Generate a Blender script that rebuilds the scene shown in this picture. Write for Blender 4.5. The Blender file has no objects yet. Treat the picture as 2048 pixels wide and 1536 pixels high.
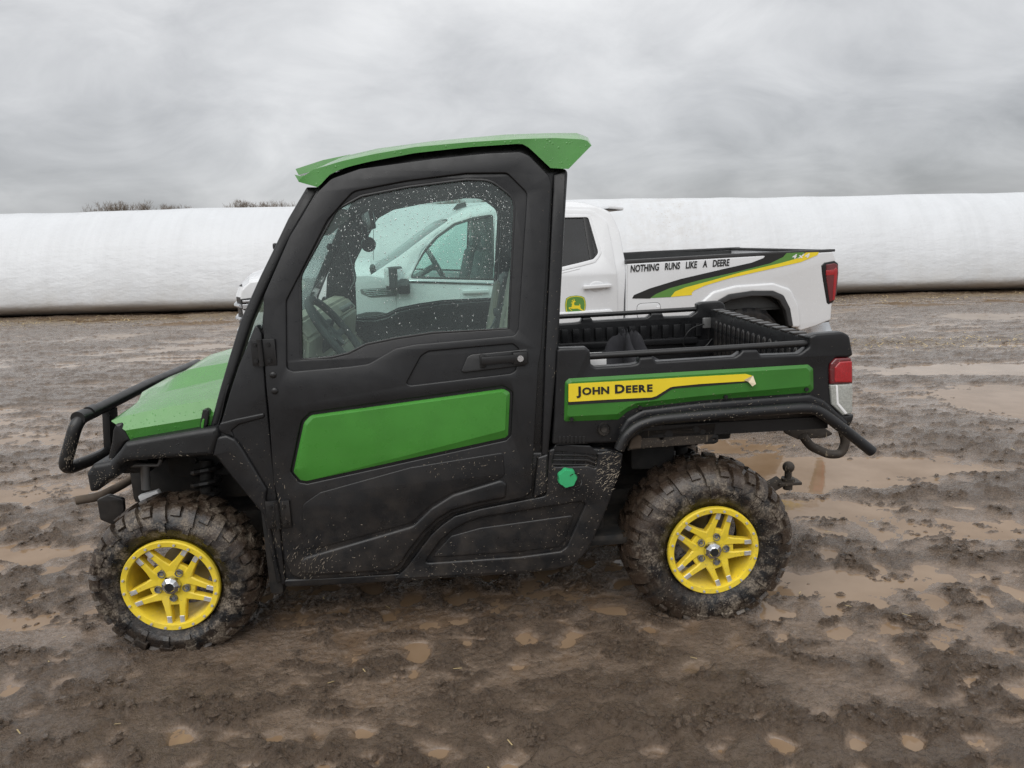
import bpy, bmesh, math, random
import numpy as np
from mathutils import Vector, Matrix

random.seed(7)
rng = np.random.default_rng(7)
SC = bpy.context.scene
COL = SC.collection
R = math.radians

# ------------------------------------------------------------------ camera
CAM_H = 1.60
PITCH, ROLL = R(11.75), R(1.6)
FPX, CX, CY = 1430.0, 1024.0, 768.0
FWD = np.array([0, math.cos(PITCH), -math.sin(PITCH)])
UPV = np.array([0, math.sin(PITCH), math.cos(PITCH)])
EXV = np.array([1.0, 0, 0])
CAMP = np.array([0, 0, CAM_H])
cam_d = bpy.data.cameras.new("camera")
cam = bpy.data.objects.new("camera", cam_d)
COL.objects.link(cam)
_c, _s = math.cos(ROLL), math.sin(ROLL)
_x = EXV * _c - UPV * _s
_u = EXV * _s + UPV * _c
cam.matrix_world = Matrix(((_x[0], _u[0], -FWD[0], 0), (_x[1], _u[1], -FWD[1], 0), (_x[2], _u[2], -FWD[2], CAM_H), (0, 0, 0, 1)))
cam_d.sensor_width = 36
cam_d.lens = FPX / 2048 * 36
cam_d.clip_start = 0.05
cam_d.clip_end = 3000
SC.camera = cam

# ------------------------------------------------------------------ node helpers
def node(nt, typ, ins=None, **props):
    n = nt.nodes.new(typ)
    for k, v in props.items():
        setattr(n, k, v)
    for k, v in (ins or {}).items():
        s = n.inputs[k]
        if isinstance(v, bpy.types.NodeSocket):
            nt.links.new(v, s)
        else:
            s.default_value = v
    return n

def mth(nt, op, a, b=0.0, c=None, clamp=False):
    ins = {0: a, 1: b}
    if c is not None:
        ins[2] = c
    return node(nt, 'ShaderNodeMath', ins, operation=op, use_clamp=clamp).outputs[0]

def mixc(nt, fac, a, b):
    def c4(v):
        return v if isinstance(v, bpy.types.NodeSocket) else (*v[:3], 1)
    n = node(nt, 'ShaderNodeMix', {0: fac, 6: c4(a), 7: c4(b)}, data_type='RGBA')
    return n.outputs[2]

def rng_map(nt, v, a, b, c, d):
    return node(nt, 'ShaderNodeMapRange', {0: v, 1: a, 2: b, 3: c, 4: d}).outputs[0]

def noise(nt, vec, scale, detail=4, rough=0.55, dist=0.0):
    return node(nt, 'ShaderNodeTexNoise', {'Vector': vec, 'Scale': scale, 'Detail': detail, 'Roughness': rough, 'Distortion': dist}).outputs[0]

# ------------------------------------------------------------------ world: overcast sky
SUN_EL, SUN_AZ = 48.0, 200.0
world = bpy.data.worlds.new("World")
SC.world = world
world.use_nodes = True
wt = world.node_tree
wt.nodes.clear()
tc = node(wt, 'ShaderNodeTexCoord')
sep = node(wt, 'ShaderNodeSeparateXYZ', {0: tc.outputs['Generated']})
zc = mth(wt, 'MAXIMUM', sep.outputs[2], 0.0)
zd = mth(wt, 'ADD', zc, 0.42)
px_ = mth(wt, 'DIVIDE', sep.outputs[0], zd)
py_ = mth(wt, 'DIVIDE', sep.outputs[1], zd)
pv = node(wt, 'ShaderNodeCombineXYZ', {0: mth(wt, 'MULTIPLY', px_, 0.8), 1: py_, 2: 0.0}).outputs[0]
n1 = noise(wt, pv, 0.95, 4, 0.5, 0.7)
n2 = noise(wt, pv, 3.6, 6, 0.6, 0.5)
cl = mth(wt, 'ADD', mth(wt, 'MULTIPLY', n1, 0.70), mth(wt, 'MULTIPLY', n2, 0.30))
cl = rng_map(wt, cl, 0.37, 0.63, 0.64, 1.32)
grad = mth(wt, 'ADD', 0.355, mth(wt, 'MULTIPLY', zc, 0.54))
lum = mth(wt, 'MULTIPLY', cl, grad)
cloud = mixc(wt, rng_map(wt, lum, 0.2, 0.7, 0, 1), (0.96, 0.985, 1.03), (1.0, 1.0, 1.0))
cloud = node(wt, 'ShaderNodeVectorMath', {0: cloud, 'Scale': mth(wt, 'MULTIPLY', lum, 9.1)}, operation='SCALE').outputs[0]
sky = node(wt, 'ShaderNodeTexSky', sky_type='NISHITA', sun_disc=False, sun_elevation=R(SUN_EL), sun_rotation=R(SUN_AZ))
skyc = mixc(wt, 0.96, sky.outputs[0], cloud)
bg = node(wt, 'ShaderNodeBackground', {'Color': skyc, 'Strength': 0.12})
wo = node(wt, 'ShaderNodeOutputWorld', {'Surface': bg.outputs[0]})

# ------------------------------------------------------------------ soft sun behind the cloud
sun_d = bpy.data.lights.new("sun", 'SUN')
sun_d.energy = 1.3
sun_d.angle = R(60)
sun_d.color = (1.0, 0.985, 0.96)
sun = bpy.data.objects.new("sun", sun_d)
COL.objects.link(sun)
sun.rotation_euler = (R(90 - SUN_EL), 0, R(180 - SUN_AZ) + R(180) - R(180))
sun.location = (0, -20, 30)
_a = R(SUN_AZ)
_dir = Vector((math.sin(_a) * math.cos(R(SUN_EL)), math.cos(_a) * math.cos(R(SUN_EL)), math.sin(R(SUN_EL))))
sun.rotation_euler = _dir.to_track_quat('Z', 'Y').to_euler()

vs = SC.view_settings
vs.view_transform = 'Standard'
vs.look = 'None'
vs.gamma = 1.0
vs.exposure = 0.45
vs.use_curve_mapping = False
SC.cycles.max_bounces = 10
SC.cycles.transparent_max_bounces = 16
SC.cycles.caustics_refractive = False
SC.cycles.caustics_reflective = False
SC.cycles.use_denoising = True
SC.cycles.denoising_prefilter = 'NONE'
SC.cycles.sample_clamp_indirect = 4.0

# ------------------------------------------------------------------ geometry helpers
def ray(px, py):
    dx = (px - CX) / FPX
    dy = (py - CY) / FPX
    return FWD + EXV * (dx * _c - dy * _s) - UPV * (dx * _s + dy * _c)

def ground_at(px, py, z=0.0):
    d = ray(px, py)
    return CAMP + d * ((z - CAM_H) / d[2])

class Frame:
    """A vehicle's own axes: x to its rear, y away across it, z up."""
    def __init__(s, near, yaw, pit, half, xc, tz, tk):
        a, p = R(yaw), R(pit)
        ex = np.array([math.cos(a) * math.cos(p), math.sin(a) * math.cos(p), math.sin(p)])
        ey = np.array([-math.sin(a), math.cos(a), 0.0])
        ez = np.cross(ex, ey)
        s.R = np.stack([ex, ey, ez])
        s.o = np.array(near, float) + ex * xc + ey * half
        s.half, s.tz, s.tk = half, tz, tk

    def tum(s, z):
        return max(0.0, z - s.tz) * s.tk

    def S(s, px, py, v=0.0, bend=True):
        d = s.R @ ray(px, py)
        o = s.R @ (CAMP - s.o)
        off = 0.0
        for _ in range(8):
            t = (v + off - s.half - o[1]) / d[1]
            q = o + d * t
            off = s.tum(q[2]) if bend else 0.0
        return q

    def Z(s, px, py, z):
        d = s.R @ ray(px, py)
        o = s.R @ (CAMP - s.o)
        return o + d * ((z - o[2]) / d[2])

    def matrix(s):
        m = Matrix.Identity(4)
        for i in range(3):
            for j in range(3):
                m[j][i] = s.R[i][j]
            m[i][3] = s.o[i]
        return m

def empty(name, label, cat, mat=None, group=None):
    o = bpy.data.objects.new(name, None)
    COL.objects.link(o)
    if mat is not None:
        o.matrix_world = mat
    o['label'] = label
    o['category'] = cat
    if group:
        o['group'] = group
    o.empty_display_size = 0.2
    return o

def obj(name, me, mat=None, parent=None, smooth=35):
    if isinstance(me, bmesh.types.BMesh):
        b = me
        me = bpy.data.meshes.new(name)
        b.to_mesh(me)
        b.free()
    if mat is not None:
        me.materials.clear()
        for m in (mat if isinstance(mat, (list, tuple)) else [mat]):
            me.materials.append(m)
    if smooth:
        me.polygons.foreach_set('use_smooth', [True] * len(me.polygons))
        me.set_sharp_from_angle(angle=R(smooth))
    o = bpy.data.objects.new(name, me)
    COL.objects.link(o)
    if parent is not None:
        o.parent = parent
    return o

def fillet(pts, r, n=4):
    """Round the corners of a closed 2-D outline; a point may carry its own radius."""
    out = []
    m = len(pts)
    for i in range(m):
        p = np.array(pts[i][:2], float)
        rr = pts[i][2] if len(pts[i]) > 2 and pts[i][2] is not None else r
        a = np.array(pts[i - 1][:2], float) - p
        b = np.array(pts[(i + 1) % m][:2], float) - p
        la, lb = np.linalg.norm(a), np.linalg.norm(b)
        if rr <= 0 or la < 1e-6 or lb < 1e-6:
            out.append(tuple(p))
            continue
        a, b = a / la, b / lb
        ang = math.acos(max(-1, min(1, float(a @ b))))
        if ang > R(172):
            out.append(tuple(p))
            continue
        d = min(rr / math.tan(ang / 2), la * 0.45, lb * 0.45)
        s, e = p + a * d, p + b * d
        k = n if ang < R(150) else 2
        for t in range(k + 1):
            t /= k
            q = s * (1 - t) ** 2 + p * 2 * t * (1 - t) + e * t * t
            out.append(tuple(q))
    return out

def curve_mesh(loops, half, bevel, res=2):
    cu = bpy.data.curves.new('c', 'CURVE')
    cu.dimensions = '2D'
    cu.fill_mode = 'BOTH'
    cu.extrude = max(half - bevel, 0.0)
    cu.bevel_depth = bevel
    cu.bevel_resolution = res
    cu.offset = -bevel
    for lp in loops:
        sp = cu.splines.new('POLY')
        sp.points.add(len(lp) - 1)
        sp.use_cyclic_u = True
        for p, q in zip(sp.points, lp):
            p.co = (q[0], q[1], 0, 1)
    ob = bpy.data.objects.new('c', cu)
    me = bpy.data.meshes.new_from_object(ob)
    bpy.data.objects.remove(ob)
    bpy.data.curves.remove(cu)
    return me

def mirror_mesh(me):
    m2 = me.copy()
    m2.transform(Matrix.Diagonal((1, -1, 1, 1)))
    m2.flip_normals()
    return m2

class Builder:
    def __init__(s, F, root):
        s.F, s.root = F, root

    def pts(s, px, v, bend=True):
        out = []
        for p in px:
            if p[0] == 'L':
                out.append((p[1], p[2]) + tuple(p[3:4]))
            else:
                q = s.F.S(p[0], p[1], v, bend)
                out.append((q[0], q[2]) + tuple(p[2:3]))
        return out

    def plate(s, name, px, v, th, bevel, mat, parent=None, holes=(), r=0.012, hr=None, mirror=False, bend=True, res=2, local=False, smooth=35):
        """A panel whose outer face lies v in from the near side plane, th thick; also the far side's when mirror."""
        F = s.F
        loops = [fillet(px if local else s.pts(px, v, bend), r)]
        for h in holes:
            loops.append(fillet(h if local else s.pts(h, v, bend), r if hr is None else hr))
        me = curve_mesh(loops, th / 2, bevel, res)
        me.transform(Matrix(((1, 0, 0, 0), (0, 0, -1, -F.half + v + th / 2), (0, 1, 0, 0), (0, 0, 0, 1))))
        me.flip_normals() if False else None
        bm = bmesh.new()
        bm.from_mesh(me)
        if bend:
            zs = [w.co.z for w in bm.verts]
            if max(zs) > F.tz and min(zs) < F.tz:
                bmesh.ops.bisect_plane(bm, geom=bm.verts[:] + bm.edges[:] + bm.faces[:], plane_co=(0, 0, F.tz), plane_no=(0, 0, 1))
            for w in bm.verts:
                w.co.y += F.tum(w.co.z)
        bmesh.ops.remove_doubles(bm, verts=bm.verts, dist=1e-5)
        bmesh.ops.recalc_face_normals(bm, faces=bm.faces)
        bm.to_mesh(me)
        bm.free()
        o = obj(name, me, mat, s.root if parent is None else parent, smooth)
        if not mirror:
            return o
        mp = mirror if isinstance(mirror, bpy.types.Object) else (s.root if parent is None else parent)
        return o, obj(name, mirror_mesh(me), mat, mp, smooth)

    def facet(s, name, outer, inner, v, depth, back, mat, parent=None, mirror=False, bend=True, ro=0.012, ri=0.012):
        """A moulded panel: a rim outline and a raised face outline joined by sloping facets."""
        F = s.F
        po = fillet(s.pts(outer, v, bend), ro, 3)
        pi = fillet(s.pts(inner, v - depth, bend), ri, 3)
        bm = bmesh.new()
        def ring(pp, vv):
            return [bm.verts.new((p[0], -F.half + vv + (F.tum(p[1]) if bend else 0), p[1])) for p in pp]
        rb, r0, r1 = ring(po, v + back), ring(po, v), ring(pi, v - depth)
        n = len(rb)
        for k in range(n):
            j = (k + 1) % n
            bm.faces.new((rb[k], rb[j], r0[j], r0[k]))
        # bridge the two rings by nearest travel, they may differ in count
        i = j = 0
        m = len(r1)
        while i < n or j < m:
            a, b = r0[i % n], r1[j % m]
            if j >= m or (i < n and (i + 1) / n <= (j + 1) / m):
                bm.faces.new((a, r0[(i + 1) % n], b))
                i += 1
            else:
                bm.faces.new((a, r1[(j + 1) % m], b))
                j += 1
        bm.faces.new(r1)
        bm.faces.new(rb)
        bmesh.ops.recalc_face_normals(bm, faces=bm.faces)
        bmesh.ops.triangulate(bm, faces=[f for f in bm.faces if len(f.verts) > 4])
        o = obj(name, bm, mat, s.root if parent is None else parent, 20)
        if not mirror:
            return o
        mp = mirror if isinstance(mirror, bpy.types.Object) else (s.root if parent is None else parent)
        return o, obj(name, mirror_mesh(o.data), mat, mp, 20)

def tube_mesh(path, rad, closed=False, seg=12, corner=0.05, caps=True, rads=None):
    """A round bar along a path with its corners bent round."""
    P = [np.array(p, float) for p in path]
    out = []
    n = len(P)
    for i in range(n):
        if not closed and i in (0, n - 1):
            out.append(P[i])
            continue
        a, b = P[i - 1] - P[i], P[(i + 1) % n] - P[i]
        la, lb = np.linalg.norm(a), np.linalg.norm(b)
        d = min(corner, la * 0.45, lb * 0.45)
        s_, e_ = P[i] + a / la * d, P[i] + b / lb * d
        for t in np.linspace(0, 1, 6):
            out.append(s_ * (1 - t) ** 2 + P[i] * 2 * t * (1 - t) + e_ * t * t)
    P = out
    n = len(P)
    bm = bmesh.new()
    rings = []
    nrm = None
    for i in range(n):
        if closed:
            t = P[(i + 1) % n] - P[i - 1]
        else:
            t = P[min(i + 1, n - 1)] - P[max(i - 1, 0)]
        t = t / (np.linalg.norm(t) + 1e-12)
        if nrm is None:
            nrm = np.cross(t, [0.31, 0.52, 0.79])
        nrm = nrm - t * (nrm @ t)
        nrm /= np.linalg.norm(nrm)
        bi = np.cross(t, nrm)
        rr = rad if rads is None else rads[min(i * len(rads) // n, len(rads) - 1)]
        rings.append([bm.verts.new(P[i] + (nrm * math.cos(k * 2 * math.pi / seg) + bi * math.sin(k * 2 * math.pi / seg)) * rr) for k in range(seg)])
    for i in range(n if closed else n - 1):
        A, B = rings[i], rings[(i + 1) % n]
        for k in range(seg):
            bm.faces.new((A[k], A[(k + 1) % seg], B[(k + 1) % seg], B[k]))
    if not closed and caps:
        bm.faces.new(rings[0][::-1])
        bm.faces.new(rings[-1])
    return bm

def add_box(bm, c, d, rot=None, bevel=0.0, seg=2):
    r = bmesh.ops.create_cube(bm, size=1.0)
    vs_ = r['verts']
    bmesh.ops.scale(bm, vec=d, verts=vs_)
    if bevel:
        es = list({e for w in vs_ for e in w.link_edges})
        rr = bmesh.ops.bevel(bm, geom=es, offset=bevel, segments=seg, affect='EDGES', profile=0.6)
        vs_ = list({w for f in rr['faces'] for w in f.verts} | {w for w in vs_ if w.is_valid})
    M = Matrix.Translation(c) @ (rot.to_4x4() if rot is not None else Matrix.Identity(4))
    bmesh.ops.transform(bm, matrix=M, verts=vs_)
    return vs_

def box_bm(*a, **k):
    bm = bmesh.new()
    add_box(bm, *a, **k)
    return bm

def add_cyl(bm, c, axis, rad, length, seg=16, r2=None, bevel=0):
    r = bmesh.ops.create_cone(bm, cap_ends=True, segments=seg, radius1=rad, radius2=rad if r2 is None else r2, depth=length)
    q = Vector((0, 0, 1)).rotation_difference(Vector(axis))
    bmesh.ops.transform(bm, matrix=Matrix.Translation(c) @ q.to_matrix().to_4x4(), verts=r['verts'])
    return r['verts']

def cyl_bm(*a, **k):
    bm = bmesh.new()
    add_cyl(bm, *a, **k)
    return bm

def lathe_y(profile, seg=64, closed=False):
    """Turn a (radius, y) profile about the y axis."""
    bm = bmesh.new()
    rings = []
    for k in range(seg):
        a = 2 * math.pi * k / seg
        rings.append([bm.verts.new((r_ * math.cos(a), y, r_ * math.sin(a))) for r_, y in profile])
    m = len(profile)
    for k in range(seg):
        A, B = rings[k], rings[(k + 1) % seg]
        for i in range(m if closed else m - 1):
            j = (i + 1) % m
            bm.faces.new((A[i], A[j], B[j], B[i]))
    bmesh.ops.remove_doubles(bm, verts=bm.verts, dist=1e-6)
    bmesh.ops.recalc_face_normals(bm, faces=bm.faces)
    return bm

def loft(rows, closed_u=False):
    """A skin over rows of equally many points."""
    bm = bmesh.new()
    V = [[bm.verts.new(tuple(p)) for p in r_] for r_ in rows]
    for i in range(len(V) - 1):
        m = len(V[i])
        for k in range(m if closed_u else m - 1):
            q = [V[i][k], V[i][(k + 1) % m], V[i + 1][(k + 1) % m], V[i + 1][k]]
            bm.faces.new(q)
    return bm

def resample(P, n):
    P = np.array(P, float)
    d = np.r_[0, np.cumsum(np.linalg.norm(np.diff(P, axis=0), axis=1))]
    t = np.linspace(0, d[-1], n)
    return np.stack([np.interp(t, d, P[:, k]) for k in range(P.shape[1])], 1)

# numpy gradient noise ------------------------------------------------
_perm = rng.permutation(4096)
_ga = rng.uniform(0, 2 * np.pi, 4096)
_gx, _gy = np.cos(_ga), np.sin(_ga)
def perlin(x, y):
    xi, yi = np.floor(x).astype(np.int64), np.floor(y).astype(np.int64)
    xf, yf = x - xi, y - yi
    def h(i, j):
        return _perm[(_perm[i & 4095] + j) & 4095]
    def g(i, j, a, b):
        k = h(i, j)
        return _gx[k] * a + _gy[k] * b
    u = xf * xf * xf * (xf * (xf * 6 - 15) + 10)
    w = yf * yf * yf * (yf * (yf * 6 - 15) + 10)
    a = g(xi, yi, xf, yf)
    b = g(xi + 1, yi, xf - 1, yf)
    c = g(xi, yi + 1, xf, yf - 1)
    d = g(xi + 1, yi + 1, xf - 1, yf - 1)
    return (a * (1 - u) + b * u) * (1 - w) + (c * (1 - u) + d * u) * w * 1.0

# ------------------------------------------------------------------ materials
WATER_Z = -0.0085
def new_mat(name):
    m = bpy.data.materials.new(name)
    m.use_nodes = True
    nt = m.node_tree
    p = nt.nodes['Principled BSDF']
    return m, nt, p

def speck_mask(nt, vec, scale, thr, k=1.2, stretch=(1, 1, 1), rot=(0, 0, 0)):
    """Scattered small marks: a cell holds one only when its random number passes thr (value or socket)."""
    mp = node(nt, 'ShaderNodeMapping', {0: vec, 2: rot, 3: stretch}).outputs[0]
    vo = node(nt, 'ShaderNodeTexVoronoi', {'Vector': mp, 'Scale': scale, 'Randomness': 1.0})
    rr = node(nt, 'ShaderNodeSeparateColor', {0: vo.outputs['Color']}).outputs[0]
    rad = mth(nt, 'MULTIPLY', mth(nt, 'SUBTRACT', rr, thr), k)
    d = mth(nt, 'SUBTRACT', rad, vo.outputs['Distance'])
    return d

def drops_height(nt, vec, scale=150, thr=0.72):
    d = speck_mask(nt, vec, scale, thr, 1.3)
    return mth(nt, 'POWER', mth(nt, 'MAXIMUM', d, 0.0), 0.5)

def paint(name, base, rough=0.35, metal=0.0, drops=0.0, dirt=0.0, dust=0.0, coat=0.0, var=0.06, drop_scale=150, drop_thr=0.72, grain=0.0, zlow=0.2, zhigh=1.3, spec=0.5):
    """Paint or moulded plastic with slight unevenness, optional raindrops and splashed mud specks."""
    m, nt, p = new_mat(name)
    vec = node(nt, 'ShaderNodeTexCoord').outputs['Object']
    nz = noise(nt, vec, 7, 5, 0.6)
    b2 = tuple(min(1, c * (1 + var * 3) + var * 0.02) for c in base)
    b1 = tuple(c * (1 - var * 3) for c in base)
    col = mixc(nt, rng_map(nt, nz, 0.3, 0.7, 0, 1), b1, b2)
    ro = rng_map(nt, noise(nt, vec, 23, 4), 0.3, 0.7, rough - 0.07, rough + 0.09)
    if dust or dirt:
        z = node(nt, 'ShaderNodeSeparateXYZ', {0: vec}).outputs[2]
    if dust:
        f = mth(nt, 'MULTIPLY', rng_map(nt, z, zlow, zhigh * 0.7, 1, 0.0), rng_map(nt, noise(nt, vec, 11, 6, 0.65), 0.42, 0.72, 0, dust), clamp=True)
        col = mixc(nt, f, col, (0.17, 0.135, 0.105))
        ro = mth(nt, 'ADD', ro, mth(nt, 'MULTIPLY', f, 0.4), clamp=True)
    if dirt:
        thr = rng_map(nt, z, zlow, zhigh, 0.965 - 0.26 * dirt, 1.0)
        d1 = speck_mask(nt, vec, 120, thr, 1.6)
        thr2 = rng_map(nt, z, zlow, zhigh * 0.72, 0.97 - 0.2 * dirt, 1.0)
        d2 = speck_mask(nt, vec, 85, thr2, 1.6, (1, 1, 0.10), (0.2, R(24), 0))
        d3 = speck_mask(nt, vec, 85, thr2, 1.6, (1, 1, 0.09), (-0.1, R(-38), 0))
        dd = mth(nt, 'MAXIMUM', mth(nt, 'MAXIMUM', d1, d2), d3)
        f = mth(nt, 'MULTIPLY', dd, 9.0, clamp=True)
        col = mixc(nt, mth(nt, 'MULTIPLY', f, 0.75), col, (0.36, 0.30, 0.22))
        ro = mth(nt, 'ADD', ro, mth(nt, 'MULTIPLY', f, 0.4), clamp=True)
    nt.links.new(col, p.inputs['Base Color'])
    h = None
    if drops:
        h = drops_height(nt, vec, drop_scale, drop_thr)
        wet = mth(nt, 'GREATER_THAN', h, 0.02)
        ro = mth(nt, 'MULTIPLY', ro, mth(nt, 'SUBTRACT', 1.0, mth(nt, 'MULTIPLY', wet, 0.85)))
        bp = node(nt, 'ShaderNodeBump', {'Strength': drops, 'Distance': 0.004, 'Height': h})
        nt.links.new(bp.outputs[0], p.inputs['Normal'])
    elif grain:
        bp = node(nt, 'ShaderNodeBump', {'Strength': grain, 'Distance': 0.001, 'Height': noise(nt, vec, 420, 2)})
        nt.links.new(bp.outputs[0], p.inputs['Normal'])
    nt.links.new(ro, p.inputs['Roughness'])
    p.inputs['Metallic'].default_value = metal
    p.inputs['Coat Weight'].default_value = coat
    p.inputs['Coat Roughness'].default_value = 0.06
    p.inputs['Specular IOR Level'].default_value = spec
    return m

M = {}
M['black'] = paint('black_plastic', (0.0105, 0.0108, 0.012), 0.32, dirt=0.30, dust=0.20, grain=0.25, spec=0.42)
M['black_top'] = paint('black_plastic_wet', (0.013, 0.0135, 0.0145), 0.40, drops=0.5, dirt=0.25, drop_scale=120, spec=0.4)
M['black_gloss'] = paint('black_rubber_seal', (0.006, 0.006, 0.0065), 0.28)
M['black_metal'] = paint('black_metal', (0.009, 0.009, 0.0095), 0.34, dirt=0.55, dust=0.25)
M['frame_mud'] = paint('mud_caked_metal', (0.03, 0.024, 0.019), 0.6, dirt=0.9, dust=0.35, zlow=0.5, zhigh=3.0)
M['mud_dry'] = paint('dried_mud', (0.10, 0.076, 0.056), 0.85, var=0.14)
M['green'] = paint('green_paint', (0.052, 0.225, 0.032), 0.30, coat=0.25, var=0.03, drops=0.0, spec=0.45)
M['green_wet'] = paint('green_paint_wet', (0.055, 0.225, 0.036), 0.26, coat=0.5, var=0.03, drops=0.55, drop_scale=95, drop_thr=0.62)
M['green_box'] = paint('green_paint_speckled', (0.038, 0.17, 0.024), 0.34, coat=0.15, var=0.03, dirt=0.3, spec=0.45)
M['yellow'] = paint('yellow_paint', (0.80, 0.60, 0.04), 0.40, var=0.05, dirt=0.25, dust=0.35, zlow=-0.25, zhigh=0.9)
M['yellow_print'] = paint('yellow_print', (0.80, 0.62, 0.03), 0.4, var=0.02)
M['black_print'] = paint('black_print', (0.012, 0.012, 0.012), 0.45)
M['green_print'] = paint('green_print', (0.10, 0.24, 0.05), 0.4, var=0.02)
M['white_print'] = paint('white_print', (0.8, 0.8, 0.8), 0.4)
M['cap_green'] = paint('green_cap_plastic', (0.040, 0.36, 0.145), 0.38)
M['chrome'] = paint('chrome', (0.62, 0.63, 0.65), 0.13, metal=1.0)
M['steel'] = paint('steel', (0.33, 0.33, 0.33), 0.34, metal=1.0, var=0.1)
M['bare'] = paint('bare_alloy', (0.62, 0.62, 0.63), 0.40, metal=0.6, var=0.12)
M['grey_metal'] = paint('grey_metal', (0.19, 0.19, 0.19), 0.45, metal=0.3)
M['beige'] = paint('beige_trim', (0.40, 0.37, 0.30), 0.6)
M['seat_dark'] = paint('dark_seat_vinyl', (0.03, 0.032, 0.033), 0.55)
M['interior'] = paint('interior_plastic', (0.06, 0.062, 0.063), 0.6)
M['interior_grey'] = paint('interior_grey', (0.16, 0.165, 0.16), 0.6)
M['cloth'] = paint('dark_cloth', (0.022, 0.022, 0.026), 0.9, grain=0.9)
M['white_paint'] = paint('white_car_paint', (0.66, 0.67, 0.685), 0.22, coat=0.5, var=0.005, dirt=0.0, dust=0.10, zlow=0.3, zhigh=1.2)
M['white_plain'] = paint('white_card', (0.8, 0.8, 0.8), 0.6)
M['peel'] = paint('peeled_backing', (0.55, 0.47, 0.33), 0.6)
M['splash'] = paint('dried_mud_splash', (0.29, 0.245, 0.19), 0.9, var=0.15)
M['spring'] = paint('black_spring', (0.015, 0.014, 0.014), 0.4, dirt=0.6, zlow=0.3, zhigh=2)
M['dark'] = paint('underbody_black', (0.008, 0.008, 0.008), 0.7, dust=0.3)

def lens_mat(name, col, rough=0.08, trans=0.4):
    m, nt, p = new_mat(name)
    vec = node(nt, 'ShaderNodeTexCoord').outputs['Object']
    w = node(nt, 'ShaderNodeTexVoronoi', {'Vector': vec, 'Scale': 160.0}).outputs['Distance']
    nt.links.new(mixc(nt, w, tuple(c * 0.6 for c in col), col), p.inputs['Base Color'])
    p.inputs['Roughness'].default_value = 0.3
    p.inputs['Coat Weight'].default_value = 1.0
    p.inputs['Coat Roughness'].default_value = rough
    nt.links.new(node(nt, 'ShaderNodeBump', {'Strength': 0.25, 'Distance': 0.002, 'Height': w}).outputs[0], p.inputs['Normal'])
    return m
M['lens_red'] = lens_mat('red_lens', (0.42, 0.006, 0.012))
M['lens_darkred'] = lens_mat('dark_red_lens', (0.15, 0.006, 0.010))
M['lens_clear'] = lens_mat('clear_lens', (0.42, 0.43, 0.40), 0.2)

def glass(name, tint, fres=1.5, haze=0.0):
    m = bpy.data.materials.new(name)
    m.use_nodes = True
    nt = m.node_tree
    nt.nodes.clear()
    out = node(nt, 'ShaderNodeOutputMaterial')
    tr = node(nt, 'ShaderNodeBsdfTransparent', {'Color': (*tint, 1)})
    gl = node(nt, 'ShaderNodeBsdfGlossy', {'Color': (1, 1, 1, 1), 'Roughness': 0.0})
    f0 = ((fres - 1) / (fres + 1)) ** 2
    fac = node(nt, 'ShaderNodeLayerWeight', {'Blend': 0.5}).outputs['Facing']
    fr = mth(nt, 'ADD', f0, mth(nt, 'MULTIPLY', 1 - f0, mth(nt, 'POWER', fac, 5.0)))
    mx = node(nt, 'ShaderNodeMixShader', {0: fr, 1: tr.outputs[0], 2: gl.outputs[0]}).outputs[0]
    if haze:
        df = node(nt, 'ShaderNodeBsdfDiffuse', {'Color': (0.6, 0.65, 0.63, 1)})
        vec = node(nt, 'ShaderNodeTexCoord').outputs['Object']
        f = rng_map(nt, noise(nt, vec, 5, 5), 0.35, 0.7, haze * 0.5, haze * 1.5)
        mx = node(nt, 'ShaderNodeMixShader', {0: f, 1: mx, 2: df.outputs[0]}).outputs[0]
    nt.links.new(mx, out.inputs[0])
    return m
M['glass'] = glass('cab_glass', (0.86, 0.945, 0.92), 1.55, 0.010)
M['glass_clear'] = glass('windscreen_glass', (0.86, 0.94, 0.92), 1.35, 0.01)
M['glass_dark'] = glass('privacy_glass', (0.13, 0.14, 0.15), 1.6, 0.0)
m, nt, p = new_mat('rain_water')
nt.nodes.remove(p)
_t = node(nt, 'ShaderNodeBsdfTransparent', {'Color': (0.70, 0.74, 0.73, 1)})
_g = node(nt, 'ShaderNodeBsdfGlossy', {'Color': (1, 1, 1, 1), 'Roughness': 0.12})
nt.links.new(node(nt, 'ShaderNodeMixShader', {0: 0.30, 1: _t.outputs[0], 2: _g.outputs[0]}).outputs[0], nt.nodes['Material Output'].inputs[0])
M['drop'] = m

# tyre rubber: black with mud packed over it
m, nt, p = new_mat('muddy_rubber')
vec = node(nt, 'ShaderNodeTexCoord').outputs['Object']
xyz = node(nt, 'ShaderNodeSeparateXYZ', {0: vec})
rr = mth(nt, 'SQRT', mth(nt, 'ADD', mth(nt, 'MULTIPLY', xyz.outputs[0], xyz.outputs[0]), mth(nt, 'MULTIPLY', xyz.outputs[2], xyz.outputs[2])))
na = noise(nt, vec, 9, 7, 0.68)
wetmud = mth(nt, 'ADD', rng_map(nt, na, 0.36, 0.54, 0, 1), rng_map(nt, rr, 0.25, 0.33, -0.55, 0.45), clamp=True)
col = mixc(nt, wetmud, (0.012, 0.012, 0.013), (0.040, 0.027, 0.019))
nd = noise(nt, vec, 16, 8, 0.74)
dry = mth(nt, 'MULTIPLY', rng_map(nt, nd, 0.47, 0.57, 0, 1), rng_map(nt, noise(nt, vec, 3.4, 2), 0.42, 0.56, 0.15, 1.0), clamp=True)
fine = rng_map(nt, noise(nt, vec, 140, 3, 0.7), 0.42, 0.58, 0.15, 1)
dry = mth(nt, 'MULTIPLY', mth(nt, 'MULTIPLY', dry, fine), rng_map(nt, rr, 0.30, 0.345, 0.85, 0.25))
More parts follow.
